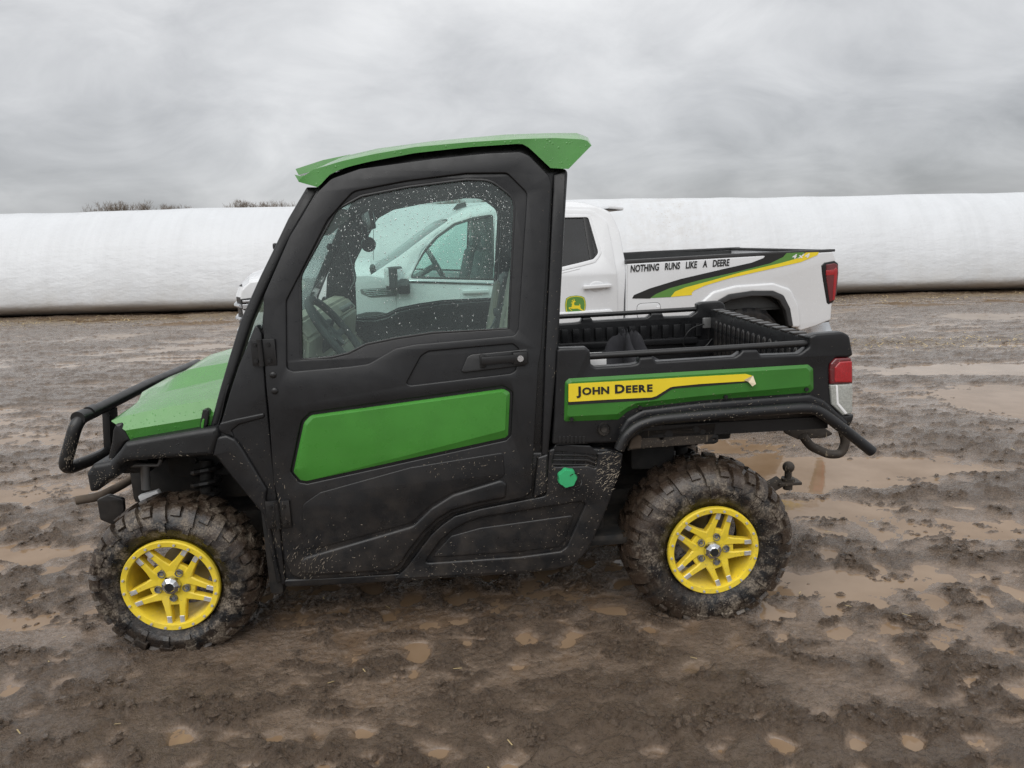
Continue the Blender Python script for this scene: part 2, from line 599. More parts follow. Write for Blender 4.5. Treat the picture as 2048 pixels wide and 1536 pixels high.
col = mixc(nt, dry, col, (0.27, 0.225, 0.175))
nt.links.new(col, p.inputs['Base Color'])
nt.links.new(mth(nt, 'ADD', rng_map(nt, noise(nt, vec, 30, 4), 0.35, 0.65, 0.14, 0.40), mth(nt, 'MULTIPLY', dry, 0.5)), p.inputs['Roughness'])
nt.links.new(node(nt, 'ShaderNodeBump', {'Strength': 0.6, 'Distance': 0.006, 'Height': noise(nt, vec, 55, 6, 0.7)}).outputs[0], p.inputs['Normal'])
M['tyre'] = m

# mud, water, bag, bark, straw
m, nt, p = new_mat('wet_mud')
geo = node(nt, 'ShaderNodeNewGeometry')
pos = geo.outputs['Position']
xyz = node(nt, 'ShaderNodeSeparateXYZ', {0: pos})
att = node(nt, 'ShaderNodeAttribute', attribute_name='clod')
dry = att.outputs['Fac']
stv = node(nt, 'ShaderNodeAttribute', attribute_name='straw').outputs['Fac']
big = noise(nt, pos, 0.8, 5, 0.6)
med = noise(nt, pos, 11, 6, 0.65)
c0 = mixc(nt, rng_map(nt, big, 0.35, 0.65, 0, 1), (0.138, 0.090, 0.056), (0.192, 0.134, 0.090))
crum = noise(nt, pos, 62, 7, 0.78)
c1 = mixc(nt, rng_map(nt, med, 0.35, 0.65, 0, 1), c0, (0.218, 0.157, 0.110))
c1 = mixc(nt, rng_map(nt, crum, 0.40, 0.49, 0.55, 0), c1, (0.055, 0.037, 0.026))
c1 = mixc(nt, rng_map(nt, crum, 0.53, 0.62, 0, 0.45), c1, (0.21, 0.16, 0.12))
wetf = mth(nt, 'MULTIPLY', rng_map(nt, xyz.outputs[2], WATER_Z + 0.016, WATER_Z + 0.001, 0, 1), mth(nt, 'SUBTRACT', 1.0, mth(nt, 'MULTIPLY', dry, 0.7)), clamp=True)
c2 = mixc(nt, mth(nt, 'MULTIPLY', dry, 0.40), c1, (0.085, 0.059, 0.042))
bits = mth(nt, 'MULTIPLY', speck_mask(nt, pos, 45, 0.95, 2.2, (1, 0.35, 1), (0, 0, 0.4)), 8.0, clamp=True)
c3 = mixc(nt, mth(nt, 'MULTIPLY', bits, 0.75), c2, (0.30, 0.245, 0.17))
stn = mth(nt, 'MULTIPLY', stv, rng_map(nt, noise(nt, node(nt, 'ShaderNodeMapping', {0: pos, 3: (1, 2.2, 1)}).outputs[0], 9, 7, 0.75), 0.38, 0.56, 0, 1), clamp=True)
c4 = mixc(nt, stn, c3, (0.24, 0.17, 0.085))
c4 = mixc(nt, mth(nt, 'MULTIPLY', wetf, 0.45), c4, (0.125, 0.082, 0.051))
nt.links.new(c4, p.inputs['Base Color'])
ro = rng_map(nt, noise(nt, pos, 5, 5, 0.65), 0.32, 0.66, 0.08, 0.28)
ro = mth(nt, 'ADD', ro, mth(nt, 'ADD', mth(nt, 'MULTIPLY', dry, 0.10), mth(nt, 'MULTIPLY', stn, 0.4)), clamp=True)
ro = mth(nt, 'MULTIPLY', ro, mth(nt, 'SUBTRACT', 1.0, mth(nt, 'MULTIPLY', wetf, 0.75)))
nt.links.new(ro, p.inputs['Roughness'])
hh = mth(nt, 'ADD', noise(nt, pos, 38, 8, 0.72), mth(nt, 'MULTIPLY', noise(nt, pos, 160, 4, 0.7), 0.35))
nt.links.new(node(nt, 'ShaderNodeBump', {'Strength': mth(nt, 'SUBTRACT', 1.0, mth(nt, 'MULTIPLY', wetf, 0.8)), 'Distance': 0.05, 'Height': hh}).outputs[0], p.inputs['Normal'])
p.inputs['Specular IOR Level'].default_value = 0.6
nt.links.new(mth(nt, 'SUBTRACT', 0.55, mth(nt, 'MULTIPLY', dry, 0.4)), p.inputs['Coat Weight'])
p.inputs['Coat IOR'].default_value = 1.4
p.inputs['Coat Roughness'].default_value = 0.12
nt.links.new(node(nt, 'ShaderNodeBump', {'Strength': 0.8, 'Distance': 0.02, 'Height': noise(nt, pos, 45, 6, 0.66)}).outputs[0], p.inputs['Coat Normal'])
M['mud'] = m

m, nt, p = new_mat('muddy_water')
pos = node(nt, 'ShaderNodeNewGeometry').outputs['Position']
cw = mixc(nt, rng_map(nt, noise(nt, pos, 2.5, 4), 0.35, 0.65, 0, 1), (0.20, 0.132, 0.078), (0.27, 0.19, 0.125))
nt.links.new(cw, p.inputs['Base Color'])
p.inputs['Roughness'].default_value = 0.03
p.inputs['IOR'].default_value = 1.33
nt.links.new(node(nt, 'ShaderNodeBump', {'Strength': 0.05, 'Distance': 0.01, 'Height': noise(nt, pos, 14, 3)}).outputs[0], p.inputs['Normal'])
M['water'] = m

m, nt, p = new_mat('white_bag_plastic')
vec = node(nt, 'ShaderNodeTexCoord').outputs['Object']
st = node(nt, 'ShaderNodeMapping', {0: vec, 3: (1.0, 1.0, 0.35)}).outputs[0]
c = mixc(nt, rng_map(nt, noise(nt, st, 1.1, 6, 0.6), 0.40, 0.75, 0, 1), (0.585, 0.603, 0.625), (0.545, 0.56, 0.58))
bands = noise(nt, node(nt, 'ShaderNodeMapping', {0: vec, 3: (5.0, 0.3, 0.12)}).outputs[0], 1.0, 4, 0.6)
c = mixc(nt, rng_map(nt, bands, 0.42, 0.7, 0, 0.28), c, (0.47, 0.485, 0.50))
xx = node(nt, 'ShaderNodeSeparateXYZ', {0: vec})
lowd = mth(nt, 'MULTIPLY', rng_map(nt, xx.outputs[2], 0.05, 1.0, 1, 0), rng_map(nt, noise(nt, vec, 2.2, 6, 0.65), 0.38, 0.7, 0.0, 0.5), clamp=True)
c = mixc(nt, lowd, c, (0.50, 0.48, 0.44))
ddx = mth(nt, 'SUBTRACT', 1.0, mth(nt, 'MULTIPLY', mth(nt, 'ABSOLUTE', mth(nt, 'SUBTRACT', xx.outputs[0], 3.9)), 0.38))
dz = rng_map(nt, xx.outputs[2], 0.7, 1.6, 0.0, 1)
reg = mth(nt, 'MULTIPLY', mth(nt, 'MAXIMUM', ddx, 0.0), dz, clamp=True)
sp1 = speck_mask(nt, vec, 26, mth(nt, 'SUBTRACT', 1.0, mth(nt, 'MULTIPLY', reg, 0.36)), 1.5)
f = mth(nt, 'ADD', mth(nt, 'MULTIPLY', mth(nt, 'MULTIPLY', sp1, 7.0, clamp=True), 0.45), mth(nt, 'MULTIPLY', reg, mth(nt, 'MULTIPLY', rng_map(nt, noise(nt, vec, 5, 7, 0.7), 0.42, 0.75, 0, 1), 0.35)), clamp=True)
c = mixc(nt, f, c, (0.38, 0.33, 0.27))
nt.links.new(c, p.inputs['Base Color'])
p.inputs['Roughness'].default_value = 0.33
nt.links.new(node(nt, 'ShaderNodeBump', {'Strength': 0.35, 'Distance': 0.07, 'Height': mth(nt, 'ADD', noise(nt, node(nt, 'ShaderNodeMapping', {0: vec, 3: (0.7, 1.0, 1.6)}).outputs[0], 3.0, 6, 0.6), mth(nt, 'MULTIPLY', noise(nt, node(nt, 'ShaderNodeMapping', {0: vec, 3: (4.5, 1.0, 0.5)}).outputs[0], 2.0, 5, 0.6), 0.35))}).outputs[0], p.inputs['Normal'])
M['bag'] = m
M['bark'] = paint('grey_brown_bark', (0.14, 0.115, 0.095), 0.9, var=0.12)
M['twig'] = paint('brown_twigs', (0.17, 0.135, 0.105), 0.9, var=0.12)
M['straw'] = paint('pale_straw', (0.42, 0.32, 0.16), 0.8, var=0.15)
M['barn_roof'] = paint('grey_sheet_roof', (0.10, 0.105, 0.11), 0.6)
M['barn_wall'] = paint('grey_barn_wall', (0.2, 0.2, 0.2), 0.7)

# ------------------------------------------------------------------ the mud field
UTV = Frame((0, 2.70, 0.0), 3.5, 0.55, 0.73, -0.28, 1.06, 0.13)

def fbm(x, y, f, octs, gain=0.55):
    s = np.zeros_like(x)
    a = 1.0
    for i in range(octs):
        s += a * perlin(x * f + 17.3 * i, y * f - 9.1 * i)
        f *= 2.03
        a *= gain
    return s

def smooth(a, b, t):
    t = np.clip((t - a) / (b - a), 0, 1)
    return t * t * (3 - 2 * t)

# wide hollows that hold water, as (centre x, centre y, half length, half width, depth)
def _basin(px, py, rx, ry, d):
    g = ground_at(px, py)
    return (g[0], g[1], rx, ry, d)
BASINS = [
    _basin(2040, 800, 0.62, 0.62, 0.060), _basin(2000, 738, 1.0, 0.32, 0.065), _basin(1640, 950, 0.62, 0.26, 0.04), _basin(1760, 925, 0.5, 0.12, 0.035),
    _basin(1620, 1010, 0.42, 0.20, 0.04), _basin(1850, 940, 0.9, 0.10, 0.03), _basin(1680, 1170, 0.35, 0.13, 0.025), _basin(1950, 1150, 0.5, 0.10, 0.02),
    _basin(60, 1110, 0.5, 0.16, 0.035), _basin(60, 990, 0.7, 0.14, 0.03), _basin(40, 1240, 0.3, 0.07, 0.025),
    _basin(1900, 1060, 0.5, 0.14, 0.022), _basin(1450, 890, 0.45, 0.20, 0.03), _basin(1520, 925, 0.4, 0.12, 0.035),
]
RIDGES = [_basin(1950, 885, 0.35, 0.28, 0.05), _basin(1900, 990, 1.2, 0.12, 0.045), _basin(1700, 985, 0.5, 0.07, 0.03), _basin(1960, 1120, 0.6, 0.16, 0.03),
          _basin(1980, 1330, 0.5, 0.10, 0.025), _basin(1800, 1230, 0.35, 0.08, 0.02), _basin(100, 1170, 0.35, 0.1, 0.02), _basin(1380, 1360, 0.3, 0.05, 0.02)]

def ground_height(x, y, full=False):
    near = 1 - smooth(5.5, 8.0, y)
    far = 1 - near
    z = 0.020 * perlin(x * 0.55 + 3, y * 0.8)
    # wheel ruts worn along the field
    z += (0.008 + 0.022 * far) * fbm(x * 0.22, y, 1.25, 3)
    z += 0.016 * far * fbm(x * 0.5, y * 1.0, 3.1, 2)
    # clods
    c = fbm(x * 0.8, y, 3.1, 3)
    r = 1 - np.abs(fbm(x * 0.75, y * 1.1, 4.3, 2)) * 1.8
    z += 0.007 * c * (0.4 + 0.6 * near) + 0.011 * np.clip(r, -0.4, 1) * perlin(x * 1.3 + 40, y * 1.6)
    fall = np.clip(9.0 / (y + 3.0), 0.8, 1.3)
    rough = np.clip(0.75 + 0.9 * perlin(x * 0.9 - 8, y * 1.2), 0.15, 1.5)
    wx = x + 0.035 * perlin(x * 6 + 3, y * 6) + 0.012 * perlin(x * 17, y * 17 + 7)
    wy = y + 0.035 * perlin(x * 6 - 9, y * 6 + 4) + 0.012 * perlin(x * 17 + 2, y * 17)
    lump = 0.8 * np.abs(perlin(wx * 6.1, wy * 8.3)) + 0.6 * np.abs(perlin(wx * 13.3 + 5, wy * 17.1)) + 0.42 * np.abs(perlin(wx * 29.0, wy * 35.0 + 9)) + 0.25 * np.abs(perlin(wx * 61.0 + 3, wy * 67.0))
    m_ = smooth(-0.10, 0.32, perlin(wx * 3.4, wy * 6.0) + 0.75 * perlin(wx * 9.5 + 3, wy * 14.0))
    cr = np.maximum(0, perlin(wx * 31, wy * 37) + 0.10) + 0.6 * np.maximum(0, perlin(wx * 63, wy * 71) + 0.08)
    crumbs = m_ * (0.25 + 1.5 * cr)
    z += 0.015 * rough * (lump - 0.48) * fall * (0.3 + 0.7 * m_)
    z += 0.017 * (crumbs - 0.16) * fall
    z += (0.0040 * rough + 0.001) * fbm(wx, wy, 41.0, 2, 0.75) * fall
    # furrows across the far yard
    z += 0.034 * smooth(4.0, 7.5, y) * (np.abs(fbm(x * 0.2 + 0.04 * y, y, 3.4, 3)) - 0.27)
    # lug prints pressed in rows by tyres
    for (x0, y0, ang, half, per, amp) in LUGS:
        ca, sa = math.cos(ang), math.sin(ang)
        u = (x - x0) * ca + (y - y0) * sa
        v = -(x - x0) * sa + (y - y0) * ca
        wv = 0.03 * perlin(u * 2.1 + x0, v * 2.1)
        band = smooth(half + 0.04, half - 0.04, np.abs(v + wv))
        if not band.any():
            continue
        q = np.sin(2 * math.pi * (u / per + np.abs(v) * 1.6) + 3.4 * perlin(u * 2.3, v * 2.3 + 5))
        w = np.sin(2 * math.pi * (v + wv) / (half * 0.95) + 1.3)
        pr = smooth(0.0, 0.9, q * 0.55 + w * 0.35 + 0.8 * perlin(u * 5, v * 7) + 0.5 * perlin(u * 14, v * 16))
        keep = smooth(-0.25, 0.15, perlin(u * 0.9 + 11, v * 1.3 + y0))
        z = z + band * keep * (-0.8 * amp * pr + amp * 0.22)
    for bx, by, rx, ry, d in BASINS:
        e = ((x - bx) / rx) ** 2 + ((y - by) / ry) ** 2
        if (e < 6).any():
            k = np.exp(-(e ** 1.3) * 0.8 + 0.0)
            z = z * (1 - 0.30 * k) - 0.72 * d * k
    for bx, by, rx, ry, d in RIDGES:
        e = ((x - bx) / rx) ** 2 + ((y - by) / ry) ** 2
        z = z + 0.5 * d * np.exp(-e) * (0.7 + 0.9 * perlin(x * 4, y * 4))
    return (z + 0.004, crumbs) if full else z + 0.004

LUGS = [(-0.9, 1.93, 0.02, 0.16, 0.21, 0.030), (0.2, 2.02, -0.05, 0.15, 0.2, 0.024), (1.75, 2.25, -0.32, 0.22, 0.20, 0.024), (2.4, 2.85, -0.2, 0.25, 0.23, 0.022),
        (2.6, 3.6, 0.05, 0.30, 0.24, 0.022), (-2.2, 2.35, 0.12, 0.2, 0.22, 0.024), (-2.6, 3.1, 0.06, 0.25, 0.24, 0.024), (3.4, 4.4, 0.03, 0.4, 0.27, 0.020), (-3.5, 4.3, 0.0, 0.4, 0.27, 0.02),
        (-1.9, 1.75, 0.15, 0.15, 0.2, 0.02)]

NR, NC, NFAR = 920, 820, 60
ys = np.r_[-900, -200, -40, -10, -3, 0.0, 0.6, np.geomspace(0.75, 17.5, NR), np.geomspace(17.9, 900, NFAR)]
us = np.linspace(-1, 1, NC)
us = np.sign(us) * (0.78 * np.abs(us) + 0.22 * np.abs(us) ** 3)
Y = np.repeat(ys[:, None], NC, 1)
X = us[None, :] * np.where(Y < 0.7, 60.0 + 1.2 * np.abs(Y), 1.12 * Y + 2.0)
Z, CRUMB = ground_height(X, np.maximum(Y, 0.7), True)
Z = np.where(Y < 0.7, 0.0, Z)
Z = np.where(Y > 17.5, 0.02 * perlin(X * 0.2, Y * 0.2) + 0.02, Z)
# the tyres stand on firm, pressed ground
TYRE_SPOTS = []
for px, py in ((345, 1300), (1420, 1240)):
    q = UTV.S(px, py, 0.0)
    for yy in (-0.62, 0.62):
        w = UTV.o + UTV.R.T @ np.array([q[0], yy, 0.0])
        TYRE_SPOTS.append((w[0], w[1]))
for tx, ty in TYRE_SPOTS:
    e = ((X - tx) / 0.24) ** 2 + ((Y - ty) / 0.24) ** 2
    k = np.exp(-e ** 1.5)
    Z = Z * (1 - k) + k * (0.004 + 0.3 * (Z - 0.0))
# tidy strip of ground beneath the white bag
verts = np.stack([X, Y, Z], -1).reshape(-1, 3)
nrow = len(ys)
idx = np.arange(nrow * NC).reshape(nrow, NC)
quads = np.stack([idx[:-1, :-1], idx[:-1, 1:], idx[1:, 1:], idx[1:, :-1]], -1).reshape(-1, 4)
me = bpy.data.meshes.new('mud_field')
me.vertices.add(len(verts))
me.vertices.foreach_set('co', verts.astype(np.float32).ravel())
me.loops.add(quads.size)
me.loops.foreach_set('vertex_index', quads.astype(np.int32).ravel())
me.polygons.add(len(quads))
me.polygons.foreach_set('loop_start', np.arange(0, quads.size, 4, dtype=np.int32))
me.polygons.foreach_set('loop_total', np.full(len(quads), 4, dtype=np.int32))
me.polygons.foreach_set('use_smooth', np.ones(len(quads), dtype=bool))
me.update(calc_edges=True)
clod = smooth(0.15, 0.95, CRUMB + 6.0 * np.maximum(Z - 0.008, 0)).astype(np.float32)
a = me.attributes.new('clod', 'FLOAT', 'POINT')
a.data.foreach_set('value', clod.ravel())
strawm = smooth(1.15, 0.1, np.abs(Y - 15.9 - 0.3 * perlin(X * 0.4, Y * 0.3))) * smooth(-0.3, 0.5, perlin(X * 0.5 + 4, Y * 0.9) + 0.45 * smooth(1, -7, X) + 0.05)
strawm += 0.65 * smooth(0.7, 0.1, np.abs(Y - 9.6)) * smooth(1.0, 3.5, X) * smooth(7.5, 4.5, X) * (0.5 + perlin(X * 0.9, Y * 2))
a = me.attributes.new('straw', 'FLOAT', 'POINT')
a.data.foreach_set('value', np.clip(strawm, 0, 1).astype(np.float32).ravel())
mf = obj('mud_field', me, M['mud'], smooth=0)
mf['kind'] = 'structure'
mf['label'] = 'rutted wet brown mud covering the whole yard'

bm = bmesh.new()
vv = [bm.verts.new((x, y, WATER_Z)) for x, y in ((-22, 0.7), (22, 0.7), (24, 16.5), (-24, 16.5))]
bm.faces.new(vv)
w = obj('puddle_water', bm, M['water'], smooth=0)
w['kind'] = 'structure'
w['label'] = 'brown water lying in the hollows of the mud'

# straw and husk bits lying about
bm = bmesh.new()
def blade(x, y, z, l, wd, a, tilt):
    dx, dy = math.cos(a) * l / 2, math.sin(a) * l / 2
    nx, ny = -math.sin(a) * wd / 2, math.cos(a) * wd / 2
    up = tilt * l
    p = [bm.verts.new(q) for q in ((x - dx - nx, y - dy - ny, z), (x + dx - nx, y + dy - ny, z + up), (x + dx + nx, y + dy + ny, z + up), (x - dx + nx, y - dy + ny, z))]
    bm.faces.new(p)
cand = []
for _ in range(2600):
    cand.append((rng.uniform(-17, 17), 15.6 + rng.normal(0, 0.55), 0.07, 0.012))
for _ in range(600):
    cand.append((rng.uniform(1.5, 7.5), 9.6 + rng.normal(0, 0.3), 0.06, 0.01))
for _ in range(80):
    yy = rng.uniform(1.4, 6)
    cand.append((rng.uniform(-1, 1) * (0.8 * yy + 0.6), yy, 0.028, 0.004))
ca = np.array(cand)
hz = np.maximum(ground_height(ca[:, 0], ca[:, 1]), WATER_Z)
for (x, y, l, wd), z in zip(cand, hz):
    blade(x, y, z + 0.006, l * random.uniform(0.4, 1.4), wd, random.uniform(0, 6.28), random.uniform(-0.1, 0.35))
so = obj('straw', bm, M['straw'], smooth=0)
so['kind'] = 'stuff'
so['label'] = 'pale straw and husk bits strewn over the mud'

# loose clods kicked up on the rough patches
NCL = 11000
cy_ = 1.15 * (6.2 / 1.15) ** rng.random(NCL * 5)
cx_ = rng.uniform(-1, 1, NCL * 5) * (0.80 * cy_ + 0.5)
cz_, ccr = ground_height(cx_, cy_, True)
sel = np.where((ccr > 0.45 + 0.5 * rng.random(NCL * 5)) & (cz_ > WATER_Z - 0.002))[0][:NCL]
ico = bmesh.new()
bmesh.ops.create_icosphere(ico, subdivisions=1, radius=1)
iv = np.array([w.co for w in ico.verts])
if_ = np.array([[w.index for w in f.verts] for f in ico.faces])
ico.free()
keep_ = iv[:, 2] > -0.6
ico = bmesh.new()
t_ = bmesh.ops.create_cone(ico, cap_ends=False, segments=5, radius1=1.0, radius2=0.62, depth=0.8)
bmesh.ops.contextual_create(ico, geom=[e for e in ico.edges if all(w.co.z > 0 for w in e.verts)])
iv = np.array([w.co for w in ico.verts]); fl = [[w.index for w in f.verts] for f in ico.faces]
tri_ = [(f[0], f[k], f[k + 1]) for f in fl for k in range(1, len(f) - 1)]
ico.free()
n_ = len(sel)
sz_ = 0.0045 + 0.0115 * rng.random(n_) ** 2.4
rot_ = rng.uniform(0, 6.28, n_)
P_c = iv[None] * (1 + rng.uniform(-0.35, 0.35, (n_, len(iv), 3)))
P_c = P_c * np.stack([sz_ * rng.uniform(0.8, 1.5, n_), sz_ * rng.uniform(0.8, 1.3, n_), sz_ * rng.uniform(0.6, 1.0, n_)], -1)[:, None, :]
ca_, sa_ = np.cos(rot_)[:, None], np.sin(rot_)[:, None]
P_c = np.stack([P_c[..., 0] * ca_ - P_c[..., 1] * sa_ + cx_[sel][:, None], P_c[..., 0] * sa_ + P_c[..., 1] * ca_ + cy_[sel][:, None], P_c[..., 2] + (cz_[sel] + 0.1 * sz_)[:, None]], -1)
F_c = (np.array(tri_)[None] + (np.arange(n_) * len(iv))[:, None, None]).reshape(-1, 3)
me = bpy.data.meshes.new('mud_clods')
me.from_pydata(P_c.reshape(-1, 3).tolist(), [], F_c.tolist())
me.update()
co = obj('mud_clods', me, M['mud'], smooth=0)
co['kind'] = 'stuff'
co['label'] = 'small crumbs of wet mud lying on the churned ground'

# ------------------------------------------------------------------ the long white bag
def build_bag():
    nx, nt_ = 620, 72
    x = np.linspace(-46, 46, nx)
    th = np.linspace(0, 2 * np.pi, nt_, endpoint=False)
    Xg, T = np.meshgrid(x, th, indexing='ij')
    hgt = 1.225 - 0.0045 * x + 0.012 * np.sin(x * 0.21 + 1.0) + 0.008 * np.sin(x * 0.67) + 0.008 * perlin(x * 0.9, x * 0 + 3.3)
    wid = 1.52 + 0.03 * np.sin(x * 0.33 + 2)
    ct, st_ = np.cos(T), np.sin(T)
    ex = 1.12
    yy = np.sign(ct) * np.abs(ct) ** ex * wid[:, None]
    zc_ = 0.42
    H_ = 2 * hgt[:, None]
    zz = np.where(st_ >= 0, zc_ + (H_ - zc_) * np.abs(st_) ** 1.12, zc_ * (1 - np.abs(st_) ** 0.8))
    b = 0.022 * fbm(Xg * 0.55, T * 1.6, 0.8, 3) + 0.006 * fbm(Xg * 0.6, T * 3.0, 3.0, 2)
    yy += ct * b
    zz += np.where(zz > 0.15, st_ * b, 0)
    zz = np.maximum(zz - 0.06, 0.01)
    P = np.stack([Xg, yy, zz], -1)
    bm = loft(P, True)
    bm.faces.new([v for v in bm.verts[:nt_]][::-1])
    bm.verts.ensure_lookup_table()
    bm.faces.new([bm.verts[(nx - 1) * nt_ + k] for k in range(nt_)])
    bmesh.ops.recalc_face_normals(bm, faces=bm.faces)
    root = empty('silage_bag', 'long bulging white plastic silage bag lying across the far side of the yard', 'silage bag', Matrix.Translation((0, 18.15, 0)) @ Matrix.Rotation(R(-0.6), 4, 'Z'))
    obj('bag_skin', bm, M['bag'], root, 0 or 60)
build_bag()

# ------------------------------------------------------------------ bare trees, bushes and a barn beyond the bag
def tree_mesh(h, spread, nb, depth, r0, seed, trunk=0.3):
    rnd = random.Random(seed)
    tb, cb = bmesh.new(), bmesh.new()
    def limb(bm, a, b, ra, rb):
        d = (b - a).normalized()
        n = d.cross(Vector((0.3, 0.5, 0.8))).normalized()
        c = d.cross(n)
        A = [bm.verts.new(a + (n * math.cos(k * 2.094) + c * math.sin(k * 2.094)) * ra) for k in range(3)]
        B = [bm.verts.new(b + (n * math.cos(k * 2.094) + c * math.sin(k * 2.094)) * rb) for k in range(3)]
        for k in range(3):
            bm.faces.new((A[k], A[(k + 1) % 3], B[(k + 1) % 3], B[k]))
    def grow(p, d, l, r_, lev):
        q = p
        for s in range(3):
            d = (d + Vector((rnd.uniform(-.25, .25), rnd.uniform(-.25, .25), rnd.uniform(-.05, .22)))).normalized()
            q2 = q + d * l / 3
            limb(tb if lev < 2 else cb, q, q2, r_ * (1 - .2 * s), r_ * (.8 - .2 * s))
            if lev < depth and s > 0:
                for _ in range(nb if s == 2 else 1):
                    e = Vector((rnd.uniform(-1, 1) * spread, rnd.uniform(-1, 1) * spread, rnd.uniform(.1, 1.0))).normalized()
                    grow(q2, (d * .7 + e * .8).normalized(), l * rnd.uniform(.55, .78), max(r_ * .55, 0.012), lev + 1)
            q = q2
    grow(Vector((0, 0, 0)), Vector((rnd.uniform(-.1, .1), 0, 1)).normalized(), h * trunk, r0, 0)
    return tb, cb

def put_tree(name, label, cat, px, dist, ytop, spread, nb, depth, r0, seed, group=None, trunk=0.33):
    g = ray(px, 470)
    t = dist / g[1]
    root = empty(name, label, cat, Matrix.Translation((g[0] * t, dist, 0.0)), group)
    g2 = ray(px, ytop)
    h = CAM_H + g2[2] / g2[1] * dist
    tb, cb = tree_mesh(10.0, spread, nb, depth, r0, seed, trunk)
    zm = max(w.co.z for w in cb.verts)
    for b_ in (tb, cb):
        for w in b_.verts:
            w.co *= h / zm
    obj('trunk', tb, M['bark'], root)
    obj('crown', cb, M['twig'], root)
    return root
GB = 'bare trees on the skyline beyond the bag'
put_tree('bare_tree', 'leftmost small bare tree, sparse and low, showing above the white bag', 'tree', 194, 88, 405, 1.0, 3, 5, .14, 1, GB, .30)
put_tree('bare_tree', 'broad rounded bare tree over the dark barn roof', 'tree', 222, 90, 400, 1.1, 3, 5, .16, 2, GB, .31)
put_tree('bare_tree', 'short bare tree at the right end of the dark barn roof', 'tree', 246, 92, 404, 1.0, 3, 5, .14, 3, GB, .29)
put_tree('bare_tree', 'tallest upright bare tree standing alone with low scrub at its foot', 'tree', 331, 95, 396, .95, 3, 5, .17, 4, GB, .32)
for i, (px, hh) in enumerate(((314, 407), (352, 406), (374, 406))):
    put_tree('bare_bush', ['thin bare bush just left of the tallest bare tree', 'low bare bush just right of the tallest bare tree', 'rightmost low bare bush beside the tallest bare tree'][i], 'bush', px, 95, hh, 1.1, 3, 5, .08, 20 + i, 'bare bushes on the skyline', .28)
HD = ['leftmost bare tree of the thin row nearest the cab', 'second bare tree from the left in the thin row', 'third bare tree from the left in the thin row', 'middle bare tree of the thin row left of the cab', 'fifth bare tree from the left in the thin row', 'sixth bare tree from the left in the thin row', 'rightmost bare tree of the thin row, against the cab pillar']
for i, px in enumerate((466, 486, 507, 527, 545, 563, 582)):
    put_tree('bare_tree', HD[i], 'tree', px, 110, 400 - (i % 3) * 1.5 + (i == 1) * 3, 1.0, 3, 5, .12, 40 + i, 'thin row of bare trees left of the cab', .30)
HE = ['leftmost', 'second', 'third', 'fourth', 'fifth', 'rightmost']
for i, px in enumerate((862, 886, 908, 932, 954, 976)):
    put_tree('bare_tree', HE[i] + ' bare tree of the row seen through the cab windows', 'tree', px, 120, 394 - (i % 2) * 2, 1.0, 3, 5, .12, 60 + i, 'bare trees seen through the cab', .30)

g = ground_at(212, 493.0)
root = empty('barn', 'distant barn of which only the dark roof edge shows above the bag', 'barn', Matrix.Translation((-43.6, 85, -0.15)))
bm = box_bm((0, 0, 2.3), (9.5, 8, 4.6))
obj('wall', bm, M['barn_wall'], root)
bm = bmesh.new()
pr = [(-4.3, 4.5), (0, 5.55), (4.3, 4.5), (4.3, 4.65), (0, 5.75), (-4.3, 4.65)]
rows = [[(x, y, z) for y, z in pr] for x in (-5.0, 5.0)]
bm = loft(rows, True)
bm.verts.ensure_lookup_table()
bm.faces.new(bm.verts[0:6]); bm.faces.new(bm.verts[6:12])
bmesh.ops.recalc_face_normals(bm, faces=bm.faces)
obj('roof', bm, M['barn_roof'], root)

# ================================================================== the utility vehicle
utv = empty('utility_vehicle', 'green and black farm utility vehicle with enclosed cab, cargo bed and yellow wheel rims', 'utility vehicle', UTV.matrix())
B = Builder(UTV, utv)
HW = UTV.half
S = UTV.S

def near_far(bm_or_mesh_name, bm, mat, parent=None, smooth=35, parent_far=None):
    o = obj(bm_or_mesh_name, bm, mat, utv if parent is None else parent, smooth)
    return o, obj(bm_or_mesh_name, mirror_mesh(o.data), mat, utv if parent is None else (parent_far or parent), smooth)

# ---- cab frame behind the doors
WIN = [(601, 719, .006), (599, 551, .07), (672, 418, .07), (722, 391, .06), (814, 373), (932, 358), (981, 359, .10), (1025, 392, .10), (1030, 417, .05), (1018, 658, .004), (865, 667), (792, 678), (733, 690), (697, 708), (664, 716)]
def grow(pts, d):
    c = np.mean([p[:2] for p in pts], axis=0)
    out = []
    n = len(pts)
    for i in range(n):
        p0, p, p1 = (np.array(pts[k % n][:2], float) for k in (i - 1, i, i + 1))
        t = (p1 - p0) / np.linalg.norm(p1 - p0)
        nn = np.array([t[1], -t[0]])
        out.append(tuple(p + nn * d * s_sign) + tuple(pts[i][2:3]))
    return out
def area(pts):
    return sum(pts[i - 1][0] * pts[i][1] - pts[i][0] * pts[i - 1][1] for i in range(len(pts)))
s_sign = 1.0 if area(WIN) > 0 else -1.0
WIN_OUT = grow(WIN, 6)
FRAME = [(545, 900), (520, 690), (529, 590), (582, 468), (637, 374), (658, 350), (698, 333), (830, 306), (950, 293), (1043, 288), (1058, 296), (1101, 336), (1136, 338), (1128, 470), (1116, 704), (1097, 910), (1088, 980), (1062, 1010), (900, 1060), (600, 1166), (568, 1130)]
B.plate('cab_frame', FRAME, 0.030, 0.045, 0.006, M['black_gloss'], holes=[WIN_OUT], mirror=True, r=.02)
B.plate('rear_pillar', [(1107, 348), (1134, 339), (1128, 470), (1115, 704), (1097, 912), (1083, 912), (1090, 700), (1101, 470)], 0.012, 0.05, 0.008, M['black'], mirror=True, r=.006)
B.plate('pillar_foot', [(1075, 915), (1097, 908), (1094, 985), (1066, 1000)], 0.004, 0.04, 0.008, M['black'], mirror=True, r=.006)
